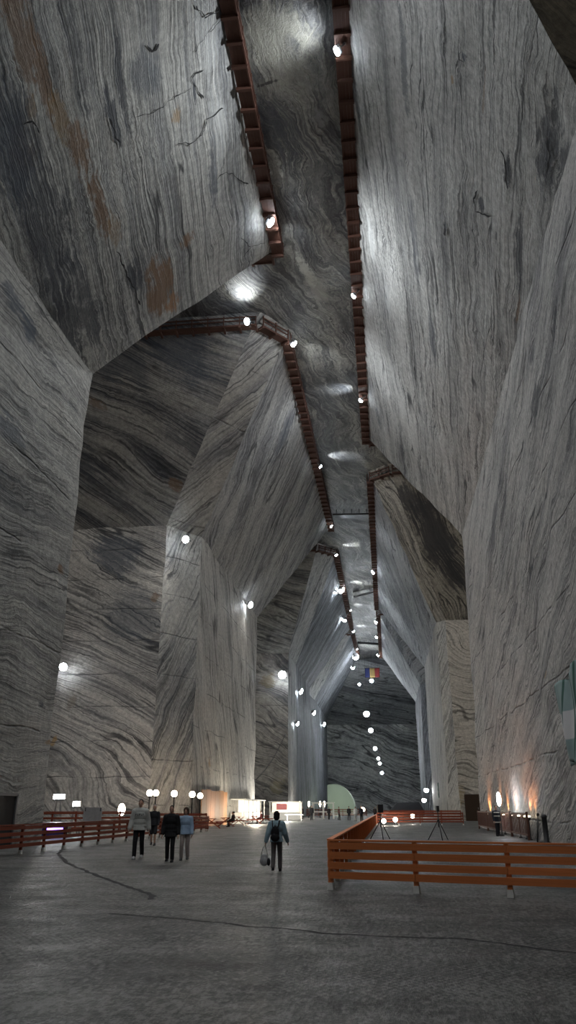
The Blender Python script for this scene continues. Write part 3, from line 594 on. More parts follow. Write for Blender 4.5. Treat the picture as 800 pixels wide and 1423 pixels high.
fence('dark red board fence behind the floodlight stands in the left gallery', (-22.6, 49), (-17.6, 56.5), 1.9, 1.35, mat='redwood', face=1)
fence('short dark red fence running across beside the lamp posts', (-17.4, 57.5), (-13.3, 58.8), 1.9, 1.2, mat='redwood', face=1)
fence('far dark red fence across the hall before the end wall', (-15, 150), (-4, 152), 2.4, 1.3, mat='redwood', face=1, feet=False)
fence('far dark red fence behind the right enclosure beside the corner of the wall', (-.5, 92), (8.0, 92.5), 2.2, 1.3, mat='redwood', face=1, feet=False)

# ------------------------------------------------------------------ picnic tables, kiosks, lamp posts
def picnic(loc, rz, label):
    e = empty('picnic_table', loc, rz, label, 'table', 'picnic tables by the left wall')
    for k in range(5): MB().box(((k - 2) * .15, 0, .74), (.14, 1.8, .04)).build('top_plank', M['redwood'], e)
    for s in (-1, 1):
        for k in range(2): MB().box((s * (.62 + k * .15), 0, .44), (.14, 1.8, .04)).build('seat_plank', M['redwood'], e)
        MB().bar((0.75, s * .65, 0), (-.28, s * .65, .72), .09, .05).build('leg', M['redwood'], e)
        MB().bar((-.75, s * .65, 0), (.28, s * .65, .72), .09, .05).build('leg', M['redwood'], e)
        MB().bar((-.8, s * .65, .40), (.8, s * .65, .40), .05, .08).build('seat_bearer', M['redwood'], e)
    return e
picnic((-14.6, 66.5, 0), .2, 'empty picnic table nearest the end of the left fence')
picnic((-14.6, 72.5, 0), .1, 'picnic table with two people sitting at it')
picnic((-14.7, 79.5, 0), -.1, 'picnic table behind the two seated people')
picnic((-14.3, 86.5, 0), .15, 'picnic table beside the lit white kiosk')
picnic((-14.0, 93, 0), .05, 'farthest picnic table before the gallery opening')

def lamp_post(px, py, y, label, h2=None):
    p = at(px, py, 1, y); e = empty('globe_lamp_post', (p.x, p.y, 0), 0, label, 'lamp', 'globe lamp posts in the left gallery')
    MB().lathe([(.16, 0), (.16, .06), (.09, .12), (.06, .3), (.05, p.z - .35), (.09, p.z - .3), (.09, p.z - .24)], n=10).build('pole', M['black'], e)
    MB().ell((0, 0, p.z), .24, 14, 10).build('globe', M['globe'], e)
    MB().lathe([(.12, p.z - .25), (.13, p.z - .19)], n=10).build('collar', M['black'], e)
    light('globe_light', 'POINT', (p.x, p.y, p.z + .02), 420, (1, .72, .48), e, size=.24)
    return e
lamp_post(208, 1102, 58.5, 'leftmost globe lamp post, above the man in the pale hoodie')
lamp_post(216.5, 1102, 60.5, 'second globe lamp post, close beside the leftmost one')
lamp_post(242, 1103, 59.5, 'globe lamp post above the man in black')
lamp_post(267, 1104, 61.5, 'globe lamp post above the woman in light blue')
lamp_post(278, 1106, 66.0, 'rightmost globe lamp post, beside the orange plywood screen')
# glowing globe on the low wall
p = at(169, 1125, 1, 57); e = empty('ground_globe_lamp', (p.x, p.y, 0), 0, 'pale oval globe lamp low behind the left fence', 'lamp')
MB().ell((0, 0, p.z), (.26, .26, .42), 14, 10).build('globe', M['globe'], e); MB().lathe([(.2, 0), (.2, .05), (.05, .1), (.05, p.z - .3)], n=10).build('stand', M['black'], e)
light('globe_light', 'POINT', (p.x, p.y, p.z), 45, (1, .72, .48), e, size=.25)

def scissor_light(px, py, y, label, w, power):
    p = at(px, py, 1, y); e = empty('work_light', (p.x, p.y, 0), 0, label, 'lamp', 'work lights on stands')
    for s in (-1, 1):
        MB().bar((s * .3, -.25, 0), (s * .12, 0, p.z - .25), .04, .04).build('leg', M['steel'], e); MB().bar((s * .3, .25, 0), (s * .12, 0, p.z - .25), .04, .04).build('leg', M['steel'], e)
    MB().bar((-.4, 0, p.z - .25), (.4, 0, p.z - .25), .06, .05).build('crossbar', M['steel'], e)
    hs = MB().box((0, .12, p.z), (w, .18, .34)).build('housing', M['steel'], e); MB().box((0, .02, p.z), (w * .94, .06, .3)).build('glass', M['lens'], hs)
    light('work_beam', 'SPOT', p + Vector((0, -.2, 0)), power, COOL, e, p + Vector((4, -20, 0)), 165, .2)
    light('work_wall_fill', 'SPOT', p + Vector((0, .4, .2)), power * 1.8, COOL, e, p + Vector((1, 12, 6)), 150, .2)  # rear spot added to brighten the gallery wall behind the stand
    return e
scissor_light(82, 1107, 54, 'wide bright work light on a folding stand in the left gallery', .85, 120)
scissor_light(106, 1117, 53, 'small work light on a stand right of the wide bright one', .5, 25)

# booth with purple strips
e = empty('booth_counter', (-21.0, 46.5, 0), .25, 'low dark booth counter with purple light strips behind the left fence', 'counter')
MB().box((0, 0, .35), (4.2, 1.6, .7)).build('body', M['black'], e); MB().box((0, 0, .75), (4.4, 1.8, .08)).build('counter_top', M['black'], e)
for x, wd in ((-.95, 1.9), (1.35, 1.0)): MB().box((x, -.92, .45), (wd, .04, .12)).build('light_strip', M['purple'], e)
light('strip_light', 'POINT', (-21, 45.2, .4), 8, (.3, .15, 1), e, size=.3)
e = empty('display_board', (-17.6, 47, 0), .15, 'grey leaning notice board on legs behind the left fence', 'board')
MB().box((0, 0, 1.15), (1.1, .05, .95), Matrix.Rotation(-.15, 3, 'X')).build('panel', plain('board_grey', (.3, .29, .28), .6, scale=4, var=.4), e)
for s in (-1, 1): MB().bar((s * .45, -.05, 0), (s * .45, .05, 1.6), .05, .05).build('leg', M['black'], e)
# niche in the near left wall, its darkness painted as a black slab
p = at(8, 1142, 0, -17)
e = empty('niche_door', (-16.8, 33.6, 0), 0, 'dark doorway at the foot of the near left wall', 'door')
MB().box((0, 0, 1.05), (.1, 2.6, 2.1)).build('opening', M['black'], e); 
for s in (-1, 1): MB().box((.05, s * 1.36, 1.08), (.14, .12, 2.16)).build('jamb', M['steel'], e)
MB().box((.05, 0, 2.16), (.14, 2.84, .12)).build('lintel', M['steel'], e)

# plywood screen and white kiosk at the second left wall
e = empty('plywood_screen', (-16.3, 75.5, 0), 0, 'orange lit plywood screen standing against the left wall', 'screen')
for k in range(6): MB().box((0, (k - 2.5) * 1.9, 1.55 + .06 * math.sin(k * 2)), (.06, 1.85, 3.1)).build('panel', M['paleboard'], e)
for z in (.5, 2.6): MB().box((-.06, 0, z), (.06, 11.2, .1)).build('batten', M['paleboard'], e)
m_lit = glow('kiosk_light_panel', (1, .92, .78, 1), .55)
e = empty('lit_kiosk', (-15.6, 92.5, 0), 0, 'white glowing snack kiosk at the foot of the left wall', 'kiosk')
MB().box((-.5, 0, .55), (1.2, 14, 1.1)).build('counter', M['white'], e)
for k in range(5): MB().box((-.25, (k - 2) * 2.8, 1.75), (.12, 2.6, 1.15)).build('light_panel', m_lit, e)
MB().box((-.3, 0, 2.42), (1.6, 14.4, .12)).build('roof', M['white'], e)
for k in range(6): MB().box((.35, (k - 2.5) * 2.8, 1.2), (.09, .09, 2.4)).build('post', M['white'], e)
light('kiosk_light', 'POINT', (-13.4, 82, 1.0), 420, (1, .88, .68), e, size=.4); light('kiosk_light', 'POINT', (-13.0, 101.5, 1.2), 1000, (1, .95, .85), e, size=.4)
light('screen_light', 'SPOT', (-14.8, 74, .3), 90, WARM, e, (-16.5, 74, 2.5), 140, .2)
e = empty('market_stall', (-14.3, 113.5, 0), 0, 'white market stall with a pink sign in the gallery opening', 'stall')
for s in (-1, 1):
    for y in (-1, 1): MB().box((s * 2.1, y * 1.2, 1.15), (.1, .1, 2.3)).build('post', M['white'], e)
MB().box((0, 0, 2.35), (4.6, 2.8, .12)).build('roof', M['white'], e); MB().box((0, -1.1, .5), (4.2, .5, 1.0)).build('counter', M['white'], e)
MB().box((-.4, -1.3, 1.7), (1.5, .05, .8)).build('sign', plain('pink_sign', (.75, .22, .22), .5), e); MB().box((0, 1.25, 1.2), (4.2, .06, 2.2)).build('back_panel', M['white'], e)
light('stall_light', 'POINT', (-14.3, 112.9, 1.9), 160, (1, .93, .7), e, size=.4)
e = empty('trestle_table', (-12.0, 104, 0), .1, 'white trestle table between the kiosk and the market stall', 'table')
MB().box((0, 0, .75), (2.4, .8, .05)).build('top', M['white'], e)
for s in (-1, 1):
    MB().bar((s * .9, -.35, 0), (s * .9, 0, .74), .05, .05).build('leg', M['white'], e); MB().bar((s * .9, .35, 0), (s * .9, 0, .74), .05, .05).build('leg', M['white'], e)
e = empty('white_frame_stall', (-9.6, 121, 0), 0, 'open white frame stall right of the market stall', 'stall')
for s in (-1, 0, 1):
    for y in (-.8, .8): MB().box((s * 1.5, y, 1.1), (.14, .14, 2.2)).build('post', M['white'], e)
for z in (2.2, 1.0): MB().box((0, -.8, z), (3.2, .1, .14)).build('rail', M['white'], e)
MB().box((0, 0, 2.3), (3.4, 1.9, .08)).build('roof', M['white'], e)

# pale vaulted shelter at the end of the hall
mb = MB(); a = at(455, 1122, 1, 198).x; b = at(494, 1122, 1, 198).x; W_ = b - a; N = 18; vs = []
for y in (198, 206):
    for k in range(N + 1):
        u = k / N; z = 7.0 * math.sqrt(max(0, 1 - max(0, (u - .25) / .75) ** 2.0)) if u > .25 else 7.0 - .25 * (1 - u / .25) ** 2
        vs.append((a + W_ * u, y, z))
    vs += [(b, y, 0), (a, y, 0)]
n = N + 3
mb.add(vs, [tuple(range(n)), tuple(range(2 * n - 1, n - 1, -1))] + [(i, n + i, n + (i + 1) % n, (i + 1) % n) for i in range(n)])
e = empty('plaster_shelter', (0, 0, 0), 0, 'pale green shelter with a rounded roof at the far end of the hall', 'shelter')
mb.build('shell', plain('pale_green_plaster', (.47, .55, .45), .7, scale=.4, var=.1), e); MB().box(((a + b) / 2, 197.9, .25), (W_ + .6, .5, .5)).build('plinth', M['foot'], e)
light('shelter_light', 'POINT', (a + 3, 190, 3), 300, (.9, 1, .8), e, size=.4)
e = empty('dark_tent', (4.0, 186, 0), 0, 'low dark tent at the foot of the far right wall', 'tent')
MB().add([(-4.5, -3, 0), (4.5, -3, 0), (4.5, 3, 0), (-4.5, 3, 0), (-2, 0, 2.6), (3, 0, 2.8)], [(0, 1, 5, 4), (2, 3, 4, 5), (1, 2, 5), (3, 0, 4)]).build('canopy', M['black'], e)
for x in (-4.4, 4.4): MB().tube([(x, -2.9, 0), (x * .5, 0, 2.5)], .05, 5).build('pole', M['black'], e)

# tricolour flag
p = at(517, 935, 1, 212); e = empty('tricolour_flag', p, 0, 'blue, yellow and red flag hanging under the far end of the ceiling', 'flag')
for k, (nm, c) in enumerate((('blue_band', (.008, .014, .07)), ('yellow_band', (.24, .17, .06)), ('red_band', (.13, .013, .015)))):
    vs = []; fs = []
    for i in range(5):
        for j in range(5):
            x = (k - 1.5 + i / 4) * 1.35; vs.append((x, .12 * math.sin(x * 2.2 + j * .4), -(j / 4 - .5) * 2.6))
    for i in range(4):
        for j in range(4): a0 = i * 5 + j; fs.append((a0, a0 + 1, a0 + 6, a0 + 5))
    o = MB().add(vs, fs, 0, True).build(nm, plain(nm, c, .8), e); o.modifiers.new('s', 'SOLIDIFY').thickness = .03
MB().tube([(-2.2, 0, 1.33), (2.2, 0, 1.33)], .05, 6).build('pole', M['black'], e)
for s in (-1, 1): MB().tube([(s * 2, 0, 1.33), (s * 2, 0, 41.15 - p.z)], .02, 4).build('cord', M['black'], e)

# cloth banner on the right wall
mb = MB(); N1, N2 = 26, 30
def bn(u, v):      # u 0 at the far edge, 1 toward the viewer; v 0 top, 1 bottom
    y = 35.9 - u * 5.2 + .75 * v * (1 - u) * -1.0; z = 6.55 + .55 * u - v * (3.3 + .3 * u) + .12 * math.sin(u * 9)
    x = 7.72 - .10 * math.sin(u * 26 + v * 3) * (.3 + .9 * v) - .12 * math.sin(u * 11 - v * 2)
    return (x, y, z)
vs = [bn(i / N1, j / N2) for i in range(N1 + 1) for j in range(N2 + 1)]
mb.add(vs, [(i * (N2 + 1) + j, i * (N2 + 1) + j + 1, (i + 1) * (N2 + 1) + j + 1, (i + 1) * (N2 + 1) + j) for i in range(N1) for j in range(N2)], 0, True)
t = NT('banner_cloth'); P = t.pos(); sx = t.node('ShaderNodeSeparateXYZ'); t.l.new(P, sx.inputs[0])
yy = t.m('ADD', sx.outputs[1], t.m('MULTIPLY', t.m('SUBTRACT', sx.outputs[2], 5.3), .12))
white = t.m('MULTIPLY', t.mr(sx.outputs[2], 4.25, 4.3), t.mr(sx.outputs[2], 5.45, 5.4))
c = t.mix(t.noise(P, 1.5, 3), (.2, .3, .3), (.34, .43, .43)); c = t.mix(white, c, (.62, .62, .63))
sxx = t.m('ABSOLUTE', t.m('SUBTRACT', t.m('FRACT', t.m('MULTIPLY', yy, .8)), .5)); stp = t.mr(sxx, .06, .08, 1, 0)
c = t.mix(t.m('MULTIPLY', stp, .9), c, (.03, .1, .08))
e = empty('cloth_banner', (7.7, 34, 5.4), 0, 'crumpled pale green and white banner hung on the right wall', 'banner')
o = mb.build('cloth', t.fin(c, .85), e); o.matrix_parent_inverse = Matrix.Translation((-7.7, -34, -5.4)); o.modifiers.new('s', 'SOLIDIFY').thickness = .02
o = MB().tube([(7.8, 36.0, 6.62), (7.8, 30.6, 7.15)], .03, 6).build('top_cord', M['black'], e); o.matrix_parent_inverse = Matrix.Translation((-7.7, -34, -5.4))

# uplit railing along the right wall
e = empty('wall_railing', (7.3, 44.6, 0), 0, 'dark reddish barred railing lit by warm lamps along the right wall', 'railing')
m_bar = plain('rusty_bars', (.12, .05, .035), .6)
LR = 23.5; bm = MB().box((0, 0, .75), (.035, .04, 1.1)).mesh('bar', m_bar)
nb = 66
for k in range(nb + 1): link('bar', bm, e, (0, LR * k / nb, 0))
for z in (.25, 1.3): MB().bar((0, -.1, z), (0, LR + .1, z), .06, .09).build('rail', m_bar, e)
for k in range(5): MB().box((0, LR * k / 4, .7), (.12, .12, 1.4)).build('post', m_bar, e)
UL = ('nearest warm uplight behind the wall railing', 'second warm uplight behind the wall railing, counted from the near end', 'warm uplight with the tall flame-like glow right of the torch lamp', 'warm uplight just right of the torch lamp behind the railing', 'warm uplight just left of the torch lamp behind the railing', 'warm uplight with the tall flame-like glow left of the torch lamp', 'farthest warm uplight behind the wall railing')
for k in range(7):
    yk = (45.0, 46.2, 48.3, 51.5, 54.5, 58.0, 63.5)[k]; q = empty('uplight', (7.46, yk, 0), 0, UL[k], 'lamp', 'warm uplights behind the wall railing')
    MB().lathe([(.1, 0), (.1, .04), (.03, .06), (.03, .95), (.1, 1.0), (.12, 1.14)], n=10).build('can', M['black'], q); MB().ell((0, 0, 1.16), (.1, .1, .05), 10, 6).build('glass', M['lens_w'], q)
    light('uplight_beam', 'SPOT', (7.46, yk, 1.26), (80, 80, 60, 90, 100, 150, 150)[k], (1, .34, .1), q, (7.6, yk, 3), (120, 120, 100, 120, 120, 80, 130)[k], .05)
q = empty('torch_lamp', (6.85, 51.5, 0), 0, 'tall bright white lamp on a post before the wall railing', 'lamp')
MB().lathe([(.15, 0), (.12, .08), (.04, .15), (.04, 1.7)], n=8).build('pole', M['black'], q); MB().ell((0, 0, 2.1), (.13, .13, .42), 12, 9).build('glass', M['lens'], q)
light('torch_light', 'POINT', (6.5, 50.9, 2.1), 5, NEUT, q, size=.15)

# door and hanging ornament at the second right wall
e = empty('gallery_door', (10.8, 106.6, 0), 0, 'dark brown door at the foot of the right gallery wall', 'door')
MB().box((0, 0, 1.6), (1.9, .2, 3.2)).build('leaf', wood('dark_door', (.06, .035, .02)), e); MB().box((.7, -.12, 1.5), (.08, .06, .25)).build('handle', M['steel'], e)
p = at(609, 1098, 0, 7.85); e = empty('wall_ornament', p, 0, 'slender dark green ornament hanging on the pale right hall wall', 'ornament')
m_g = plain('dark_green', (.04, .09, .07), .6); MB().box((0, 0, 0), (.12, .35, 2.2)).build('spine', m_g, e)
for z in (-.6, .1, .8): MB().box((-.05, 0, z), (.1, .9, .3), taper=.7).build('leaf', m_g, e)

# tripods in the enclosure
def tripod(loc, h, label, head):
    e = empty('tripod_stand', loc, .3, label, 'tripod', 'black tripods in the enclosure')
    for k in range(3):
        a = k * 2.1 + .4; MB().tube([(.62 * math.cos(a), .62 * math.sin(a), 0), (.03 * math.cos(a), .03 * math.sin(a), h * .68)], .022, 6).build('leg', M['black'], e)
    MB().tube([(0, 0, h * .45), (0, 0, h)], .025, 8).build('column', M['black'], e); MB().lathe([(.06, h * .64), (.07, h * .7), (.05, h * .74)], n=8).build('collar', M['black'], e)
    MB().box((0, 0, h + head[2] / 2), head).build('head', M['black'], e)
    return e
tripod((-.45, 45.2, 0), 1.35, 'black tripod beside the receding orange fence', (.3, .25, .42))
tripod((2.65, 44.6, 0), 1.4, 'black tripod in the middle of the right enclosure', (.14, .14, .3))
# black bollard and hose by the right wall
e = empty('black_bollard', (7.45, 40.6, 0), 0, 'black upright post at the foot of the right wall', 'post')
MB().lathe([(.2, 0), (.2, .06), (.13, .1), (.13, 1.15), (.16, 1.2), (.1, 1.3)], n=10).build('shaft', M['black'], e); MB().tube([(0, 0, .06), (-.5, .3, .03), (-1.1, .1, .03), (-1.7, .4, .03)], .03, 6).build('cable', M['black'], e)
e = empty('leaning_bar', (7.3, 42.2, 0), 0, 'thin dark bar leaning on the right wall beside the black post', 'bar')
MB().tube([(0, 0, .02), (.25, .5, 1.25)], .04, 6).build('rod', M['black'], e); MB().ell((.25, .5, 1.28), .08, 8, 6).build('tip', M['black'], e)
# small lamps beyond the enclosure
for k, (px, py, lab) in enumerate(((533, 1141, 'bright low lamp at the left end of the far red fence'), (549, 1139, 'bright low lamp right of the one at the fence end'), (573, 1134, 'bright lamp standing behind the middle of the far red fence'), (504, 1125, 'small white lamp above the distant visitors'))):
    p = at(px, py, 1, (79.5, 79.8, 88, 118)[k]); e = empty('ground_lamp', (p.x, p.y, 0), 0, lab, 'lamp', 'low lamps far down the hall')
    MB().ell((0, 0, max(p.z, .25)), .22 if k < 3 else .3, 12, 8).build('globe', M['globe'], e); MB().lathe([(.14, 0), (.12, .04), (.04, .07), (.04, max(p.z - .1, .1))], n=8).build('stand', M['black'], e)
    light('ground_light', 'POINT', (p.x, p.y - .35, max(p.z, .25) + .1), 18, NEUT, e, size=.2)
for k, (px, lab) in enumerate(((416.5, 'left of two slim lit posts before the dark left wall'), (429, 'right of two slim lit posts before the dark left wall'), (444.5, 'slim lit post beside the pale green shelter'), (450.5, 'slim lit post touching the pale green shelter in view'))):
    p = at(px, 1119, 1, 135); e = empty('slim_lamp_post', (p.x, p.y, 0), 0, lab, 'lamp', 'slim lamp posts far down the hall')
    MB().tube([(0, 0, 0), (0, 0, p.z)], .06, 6).build('pole', M['black'], e); MB().ell((0, 0, p.z + .2), (.16, .16, .45), 10, 8).build('glass', M['globe'], e)
    light('post_light', 'POINT', (p.x, p.y - .4, p.z + .2), 25, NEUT, e, size=.2)
# slack cable on the gallery wall
e = empty('slack_cable', at(354, 1085, 1, 112), 0, 'thin black cable slanting across the third gallery opening', 'cable')
a = at(354, 1086, 1, 112); b = at(396, 1022, 1, 126); MB().tube([a.lerp(b, k / 6) - a - Vector((0, 0, .8 * math.sin(math.pi * k / 6))) for k in range(7)], .06, 5).build('wire', M['black'], e)
for q in (a, b): MB().box(q - a, (.25, .25, .25)).build('anchor', M['steel'], e)

# ------------------------------------------------------------------ people
def fuse(mb, name, mat, voxel, smooth=2):
    me = mb.mesh(name, mat); o = bpy.data.objects.new('fuse', me); COL.objects.link(o)
    r = o.modifiers.new('r', 'REMESH'); r.mode = 'VOXEL'; r.voxel_size = voxel; r.use_smooth_shade = True
    if smooth: sm = o.modifiers.new('s', 'SMOOTH'); sm.factor = .5; sm.iterations = smooth
    dg = bpy.context.evaluated_depsgraph_get(); m2 = bpy.data.meshes.new_from_object(o.evaluated_get(dg)); m2.name = name
    bpy.data.objects.remove(o); bpy.data.meshes.remove(me)
    m2.materials.clear(); m2.materials.append(mat)
    for p in m2.polygons: p.material_index = 0
    return m2
SKIN = plain('skin', (.5, .3, .22), .55, var=.06)
_cm = {}
def cloth(c, name='cloth'):
    k = (name, tuple(round(x, 3) for x in c))
    if k not in _cm: _cm[k] = plain(name, c, .85, var=.22, scale=9, bump=.3)
    return _cm[k]
def limb(mb, pts, rs, n=12):
    mb.tube(pts, rs, n)
    for p, r in zip(pts, rs): mb.ell(p, r, n, 8)
def person(loc, rz, h, label, top, legs, shoes, hair, stride=.0, swing=.0, seated=False, voxel=.011, style='short', loose=1.0, hem=.86, hood=False, shorts=False, arm_out=0.0, hand_fwd=None, lean=0.0, group=None, cap=None):
    k = h / 1.75; e = empty('person', loc, rz, label, 'person', group); S = lambda *p: Vector(p) * k
    hz = 0.0
    if seated: hz = -.46
    hipz = .93 + hz
    def torso(mb, g):
        mb.ell(S(0, .0 - lean * .3, 1.08 + hz), [x * k for x in (.138 + g, .098 + g, .19)]); mb.ell(S(0, .01 - lean * .7, 1.28 + hz), [x * k for x in (.158 + g, .108 + g, .2)]); mb.ell(S(0, .01 - lean, 1.385 + hz), [x * k for x in (.17 + g, .08 + g, .085 + g)])
        mb.ell(S(0, .012, .96 + hz), [x * k for x in (.158 + g, .108 + g, .12)])
    J = {}
    for s in (-1, 1):
        sw = swing * s
        sh = S(s * .185, .01 - lean, 1.395 + hz)
        if seated: el = S(s * .24, -.08, 1.12 + hz); wr = S(s * .16, -.32, 1.02 + hz)
        else: el = S(s * (.225 + arm_out * .4), .03 + sw * .5, 1.12); wr = S(s * (.235 + arm_out), -.05 + sw * 1.2, .875)
        hp = S(s * .09, .01, hipz)
        if seated: kn = S(s * .12, -.42, .5); an = S(s * .12, -.40, .08)
        else:
            st = stride * s
            kn = S(s * .095, st * .55 - .03 - abs(st) * .15, .5); an = S(s * .1, st + .02, .085 + (max(0, st) * .25))
        J[s] = (sh, el, wr, hp, kn, an)
    body = MB(); hd = S(0, -lean, hz)
    body.ell(hd + S(0, .0, 1.655), [x * k for x in (.073, .09, .105)], 16, 12); body.ell(hd + S(0, -.035, 1.585), [x * k for x in (.054, .058, .058)]); body.ell(hd + S(0, -.093, 1.622), [x * k for x in (.014, .022, .026)], 8, 6)
    for s in (-1, 1): body.ell(hd + S(s * .074, .012, 1.635), [x * k for x in (.014, .024, .034)], 8, 6)
    limb(body, [S(0, .02 - lean, 1.43 + hz), hd + S(0, .005, 1.57)], [.058 * k, .052 * k]); torso(body, -.01)
    for s in (-1, 1):
        sh, el, wr, hp, kn, an = J[s]
        limb(body, [sh, el, wr], [.05 * k, .041 * k, .028 * k]); dv = (wr - el).normalized(); fw = Vector((0, -1, 0)); sd = Vector((-s, 0, 0))
        pm = wr + dv * .055 * k; body.ell(pm, [.022 * k, .042 * k, .055 * k])
        for q in range(4):
            b0 = pm + dv * .035 * k + fw * (.03 - .02 * q) * k; l = (.07, .08, .075, .058)[q] * k
            limb(body, [b0, b0 + dv * l * .55 + sd * .008 * k, b0 + dv * l * .9 + sd * .03 * k], [.0105 * k, .01 * k, .0085 * k], 8)
        b0 = wr + dv * .02 * k + fw * .025 * k; limb(body, [b0, b0 + dv * .03 * k + fw * .035 * k, b0 + dv * .07 * k + fw * .045 * k + sd * .01 * k], [.014 * k, .012 * k, .01 * k], 8)
        limb(body, [hp, kn, an], [.08 * k, .053 * k, .037 * k]); body.ell(an + S(0, -.06, -.045), [x * k for x in (.04, .11, .035)])
    link('body', fuse(body, 'body', SKIN, voxel * .8, 1), e)
    jk = MB(); torso(jk, .028 * loose); g = .02 * loose
    for s in (-1, 1):
        sh, el, wr, hp, kn, an = J[s]; limb(jk, [sh, el, el.lerp(wr, .93)], [(.06 + g) * k, (.05 + g) * k, (.038 + g * .8) * k])
    if not seated: jk.tube([S(0, .01, hem + .2), S(0, .01, hem)], [.15 * k, (.158 + .02 * loose) * k], 16, sx=1.12)
    jk.tube([S(0, .015 - lean, 1.42 + hz), S(0, .0 - lean, 1.5 + hz)], [.085 * k, .072 * k], 12)
    if hood: jk.ell(S(0, .09, 1.46), [x * k for x in (.11, .06, .07)])
    link('jacket', fuse(jk, 'jacket', cloth(top, 'jacket_cloth'), voxel, 3), e)
    tp = MB(); tp.ell(S(0, .012, .96 + hz), [x * k for x in (.172, .122, .12)])
    for s in (-1, 1):
        sh, el, wr, hp, kn, an = J[s]
        if shorts: limb(tp, [hp, hp.lerp(kn, .9)], [.098 * k, .085 * k])
        else: limb(tp, [hp, kn, an + Vector((0, 0, .02 * k))], [.097 * k, .074 * k, .066 * k])
    link('trousers', fuse(tp, 'trousers', cloth(legs, 'trouser_cloth'), voxel, 3), e)
    for s in (-1, 1):
        an = J[s][5]; sb = MB(); sb.ell(an + S(0, -.055, -.043), [x * k for x in (.05, .135, .042)]); sb.ell(an + S(0, 0, -.01), [x * k for x in (.047, .06, .06)]); sb.box(an + S(0, -.055, -.072), [x * k for x in (.09, .26, .025)])
        link('shoe', fuse(sb, 'shoe', cloth(shoes, 'shoe_leather'), voxel, 1), e)
    hr = MB()
    if style == 'short': hr.ell(hd + S(0, .016, 1.682), [x * k for x in (.08, .092, .088)])
    elif style == 'bob': hr.ell(hd + S(0, .025, 1.68), [x * k for x in (.105, .11, .11)]); hr.ell(hd + S(0, .055, 1.6), [x * k for x in (.105, .08, .11)])
    else: hr.ell(hd + S(0, .016, 1.68), [x * k for x in (.083, .095, .092)]); hr.ell(hd + S(0, .09, 1.7), [x * k for x in (.05, .05, .05)])
    hr.ell(hd + S(0, .03, 1.72), [x * k for x in (.07, .08, .06)])
    link('hair', fuse(hr, 'hair', cloth(hair, 'hair'), voxel, 2), e)
    if voxel < .02:
        for s in (-1, 1): MB().ell(hd + S(s * .031, -.083, 1.645), [x * k for x in (.012, .008, .008)], 8, 6).build('eye', M['black'], e)
        MB().ell(hd + S(0, -.09, 1.578), [x * k for x in (.024, .007, .006)], 8, 6).build('mouth', plain('lips', (.35, .14, .12), .5), e)
    return e
def fl(px, py): return at(px, py, 2, 0)
BK = (.012, .012, .014)
p = fl(191, 1193.5); e = person((p.x, p.y, 0), .12, 1.86, 'man in a pale grey hoodie and black trousers walking toward the viewer', (.5, .5, .47), BK, (.55, .55, .55), (.03, .02, .015), stride=.13, swing=.08, loose=2.3, hem=.84, hood=True, arm_out=.06)
o = MB()
m_print = plain('chest_print', (.05, .05, .055), .8)
for j, lw in enumerate((.05, .045, .06, .045, .05)):
    o.box((-.13 + j * .062, 0, 0), (lw * .3, .012, .065)); o.box((-.13 + j * .062 + lw * .35, 0, .02 * (-1) ** j), (lw * .5, .012, .02))
o.build('chest_lettering', m_print, e, (0, -.175, 1.39))
p = fl(212, 1175); person((p.x, p.y, 0), .1, 1.72, 'person in dark clothes half hidden behind the man in the hoodie', (.025, .025, .03), (.03, .03, .035), (.05, .05, .05), (.35, .34, .33), stride=-.12, swing=-.08, shorts=True)
p = fl(235, 1198); person((p.x, p.y, 0), .1, 1.66, 'man dressed all in black walking toward the viewer', BK, BK, BK, (.02, .016, .014), stride=-.08, swing=.03, arm_out=.03, loose=2.0, hem=.78)
p = fl(255.5, 1195.5); person((p.x, p.y, 0), .12, 1.6, 'woman in a light blue jacket and beige trousers beside the man in black', (.34, .46, .62), (.42, .36, .34), (.1, .1, .1), (.06, .035, .02), stride=.1, swing=-.06, style='bob', loose=1.5, hem=.86, arm_out=.02)
p = fl(384, 1211); W0 = person((p.x, p.y, 0), math.pi + .05, 1.5, 'woman in a light blue jacket seen from behind, walking away down the hall', (.30, .43, .50), (.13, .12, .12), BK, (.012, .01, .01), stride=.16, swing=.1, style='bob', loose=1.9, hem=.86, arm_out=.1)
wl = Vector((p.x, p.y, 0))
# backpack on her back (she faces away, so her back is toward the viewer)
e = empty('backpack', wl + Vector((-.01, -.24, .78)), 0, 'small black backpack on the back of the woman walking away', 'bag')
mb = MB(); mb.ell((0, 0, .17), (.12, .07, .2), 14, 10); mb.ell((0, -.02, .08), (.125, .075, .11), 14, 10); link('pack', fuse(mb, 'pack', cloth((.01, .01, .012), 'pack_cloth'), .011), e)
for s in (-1, 1): MB().tube([(s * .07, .02, .33), (s * .1, .12, .5), (s * .11, .22, .5)], .014, 6).build('strap', M['black'], e)
MB().tube([(-.03, 0, .36), (0, -.01, .4), (.03, 0, .36)], .009, 6).build('loop', M['black'], e)
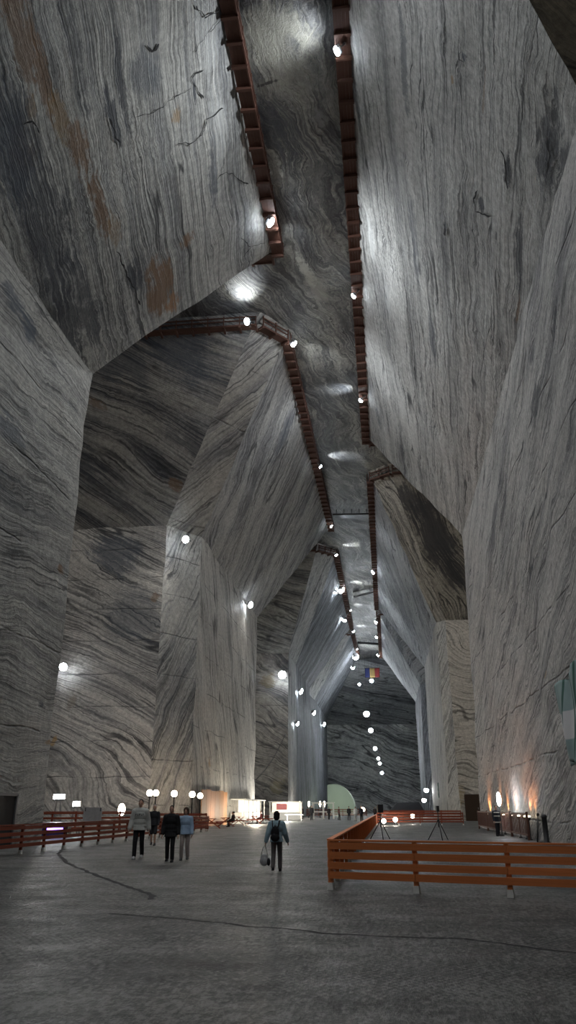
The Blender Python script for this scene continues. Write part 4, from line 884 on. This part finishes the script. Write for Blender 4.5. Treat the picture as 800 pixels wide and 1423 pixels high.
# carrier bag in her left hand
e = empty('carrier_bag', wl + Vector((-.33, -.02, .14)), 0, 'pale carrier bag hanging from the hand of the woman walking away', 'bag')
mb = MB(); mb.ell((0, 0, .12), (.13, .07, .13), 14, 10); mb.ell((0.0, 0, .2), (.11, .05, .1), 14, 10); link('sack', fuse(mb, 'sack', cloth((.42, .42, .43), 'bag_plastic'), .011), e)
for s in (-1, 1): MB().tube([(s * .09, 0, .25), (s * .05, 0, .42), (0, 0, .53)], .008, 6).build('handle', M['white'], e)
mb = MB(); mb.ell((.12, -.03, .1), (.05, .05, .1), 10, 8).build('dark_side_pocket', M['black'], e)

p = fl(692, 1162); e = person((p.x, p.y, 0), .3, 1.72, 'person in a dark jacket with pale reflective bands by the wall railing', (.02, .025, .04), (.02, .022, .03), BK, (.02, .02, .02), stride=.08, swing=.05, voxel=.016)
for z in (.75, 1.1, 1.3): MB().tube([(0, .01, z), (0, .01, z + .06)], .19, 14, sx=1.08).build('reflective_band', M['white'], e)
# seated visitors at the picnic tables
GP = 'visitors sitting at the picnic tables'
for (x, y, rz, c, lab) in ((-13.88, 72.0, -1.47, (.03, .02, .02), 'dark seated visitor on the left of the picnic table pair'), (-13.98, 73.0, -1.47, (.05, .03, .03), 'seated visitor on the right of the picnic table pair'), (-13.6, 86.6, -1.42, (.12, .03, .03), 'visitor in dark red sitting at the table by the kiosk')):
    person((x, y, 0), rz, 1.7, lab, c, BK, BK, (.02, .015, .01), seated=True, voxel=.022, group=GP)
# distant visitors
GD = 'distant visitors far down the hall'
for (px, py, h, rz, tc, lc, lab) in ((433, 1140, 1.85, 0, BK, BK, 'distant visitor in black, tallest figure beside the white frame stall'), (420, 1138, 1.7, 1.0, (.05, .03, .03), BK, 'distant visitor in dark brown left of the tallest dark figure'), (457, 1139, 1.7, .5, (.03, .03, .035), BK, 'distant dark visitor in front of the pale green shelter'), (471, 1139.5, 1.7, 2, (.1, .04, .04), BK, 'distant visitor in dark red before the pale green shelter'),
        (485, 1140, 1.75, 3, BK, BK, 'distant visitor in black left of the pale one'), (494, 1141, 1.7, 3.1, (.5, .5, .5), (.3, .3, .3), 'distant visitor dressed in pale grey'), (502, 1141.5, 1.8, .2, (.02, .02, .03), BK, 'distant visitor in black right of the pale one'), (521, 1138, 1.7, .2, (.06, .05, .05), BK, 'distant dark visitor at the end of the receding fence'), (527, 1145, 1.7, .2, BK, BK, 'dark visitor standing beyond the first tripod')):
    p = fl(px, py); person((p.x, p.y, 0), rz, h, lab, tc, lc, BK, (.02, .015, .01), stride=.08, voxel=.03, group=GD)
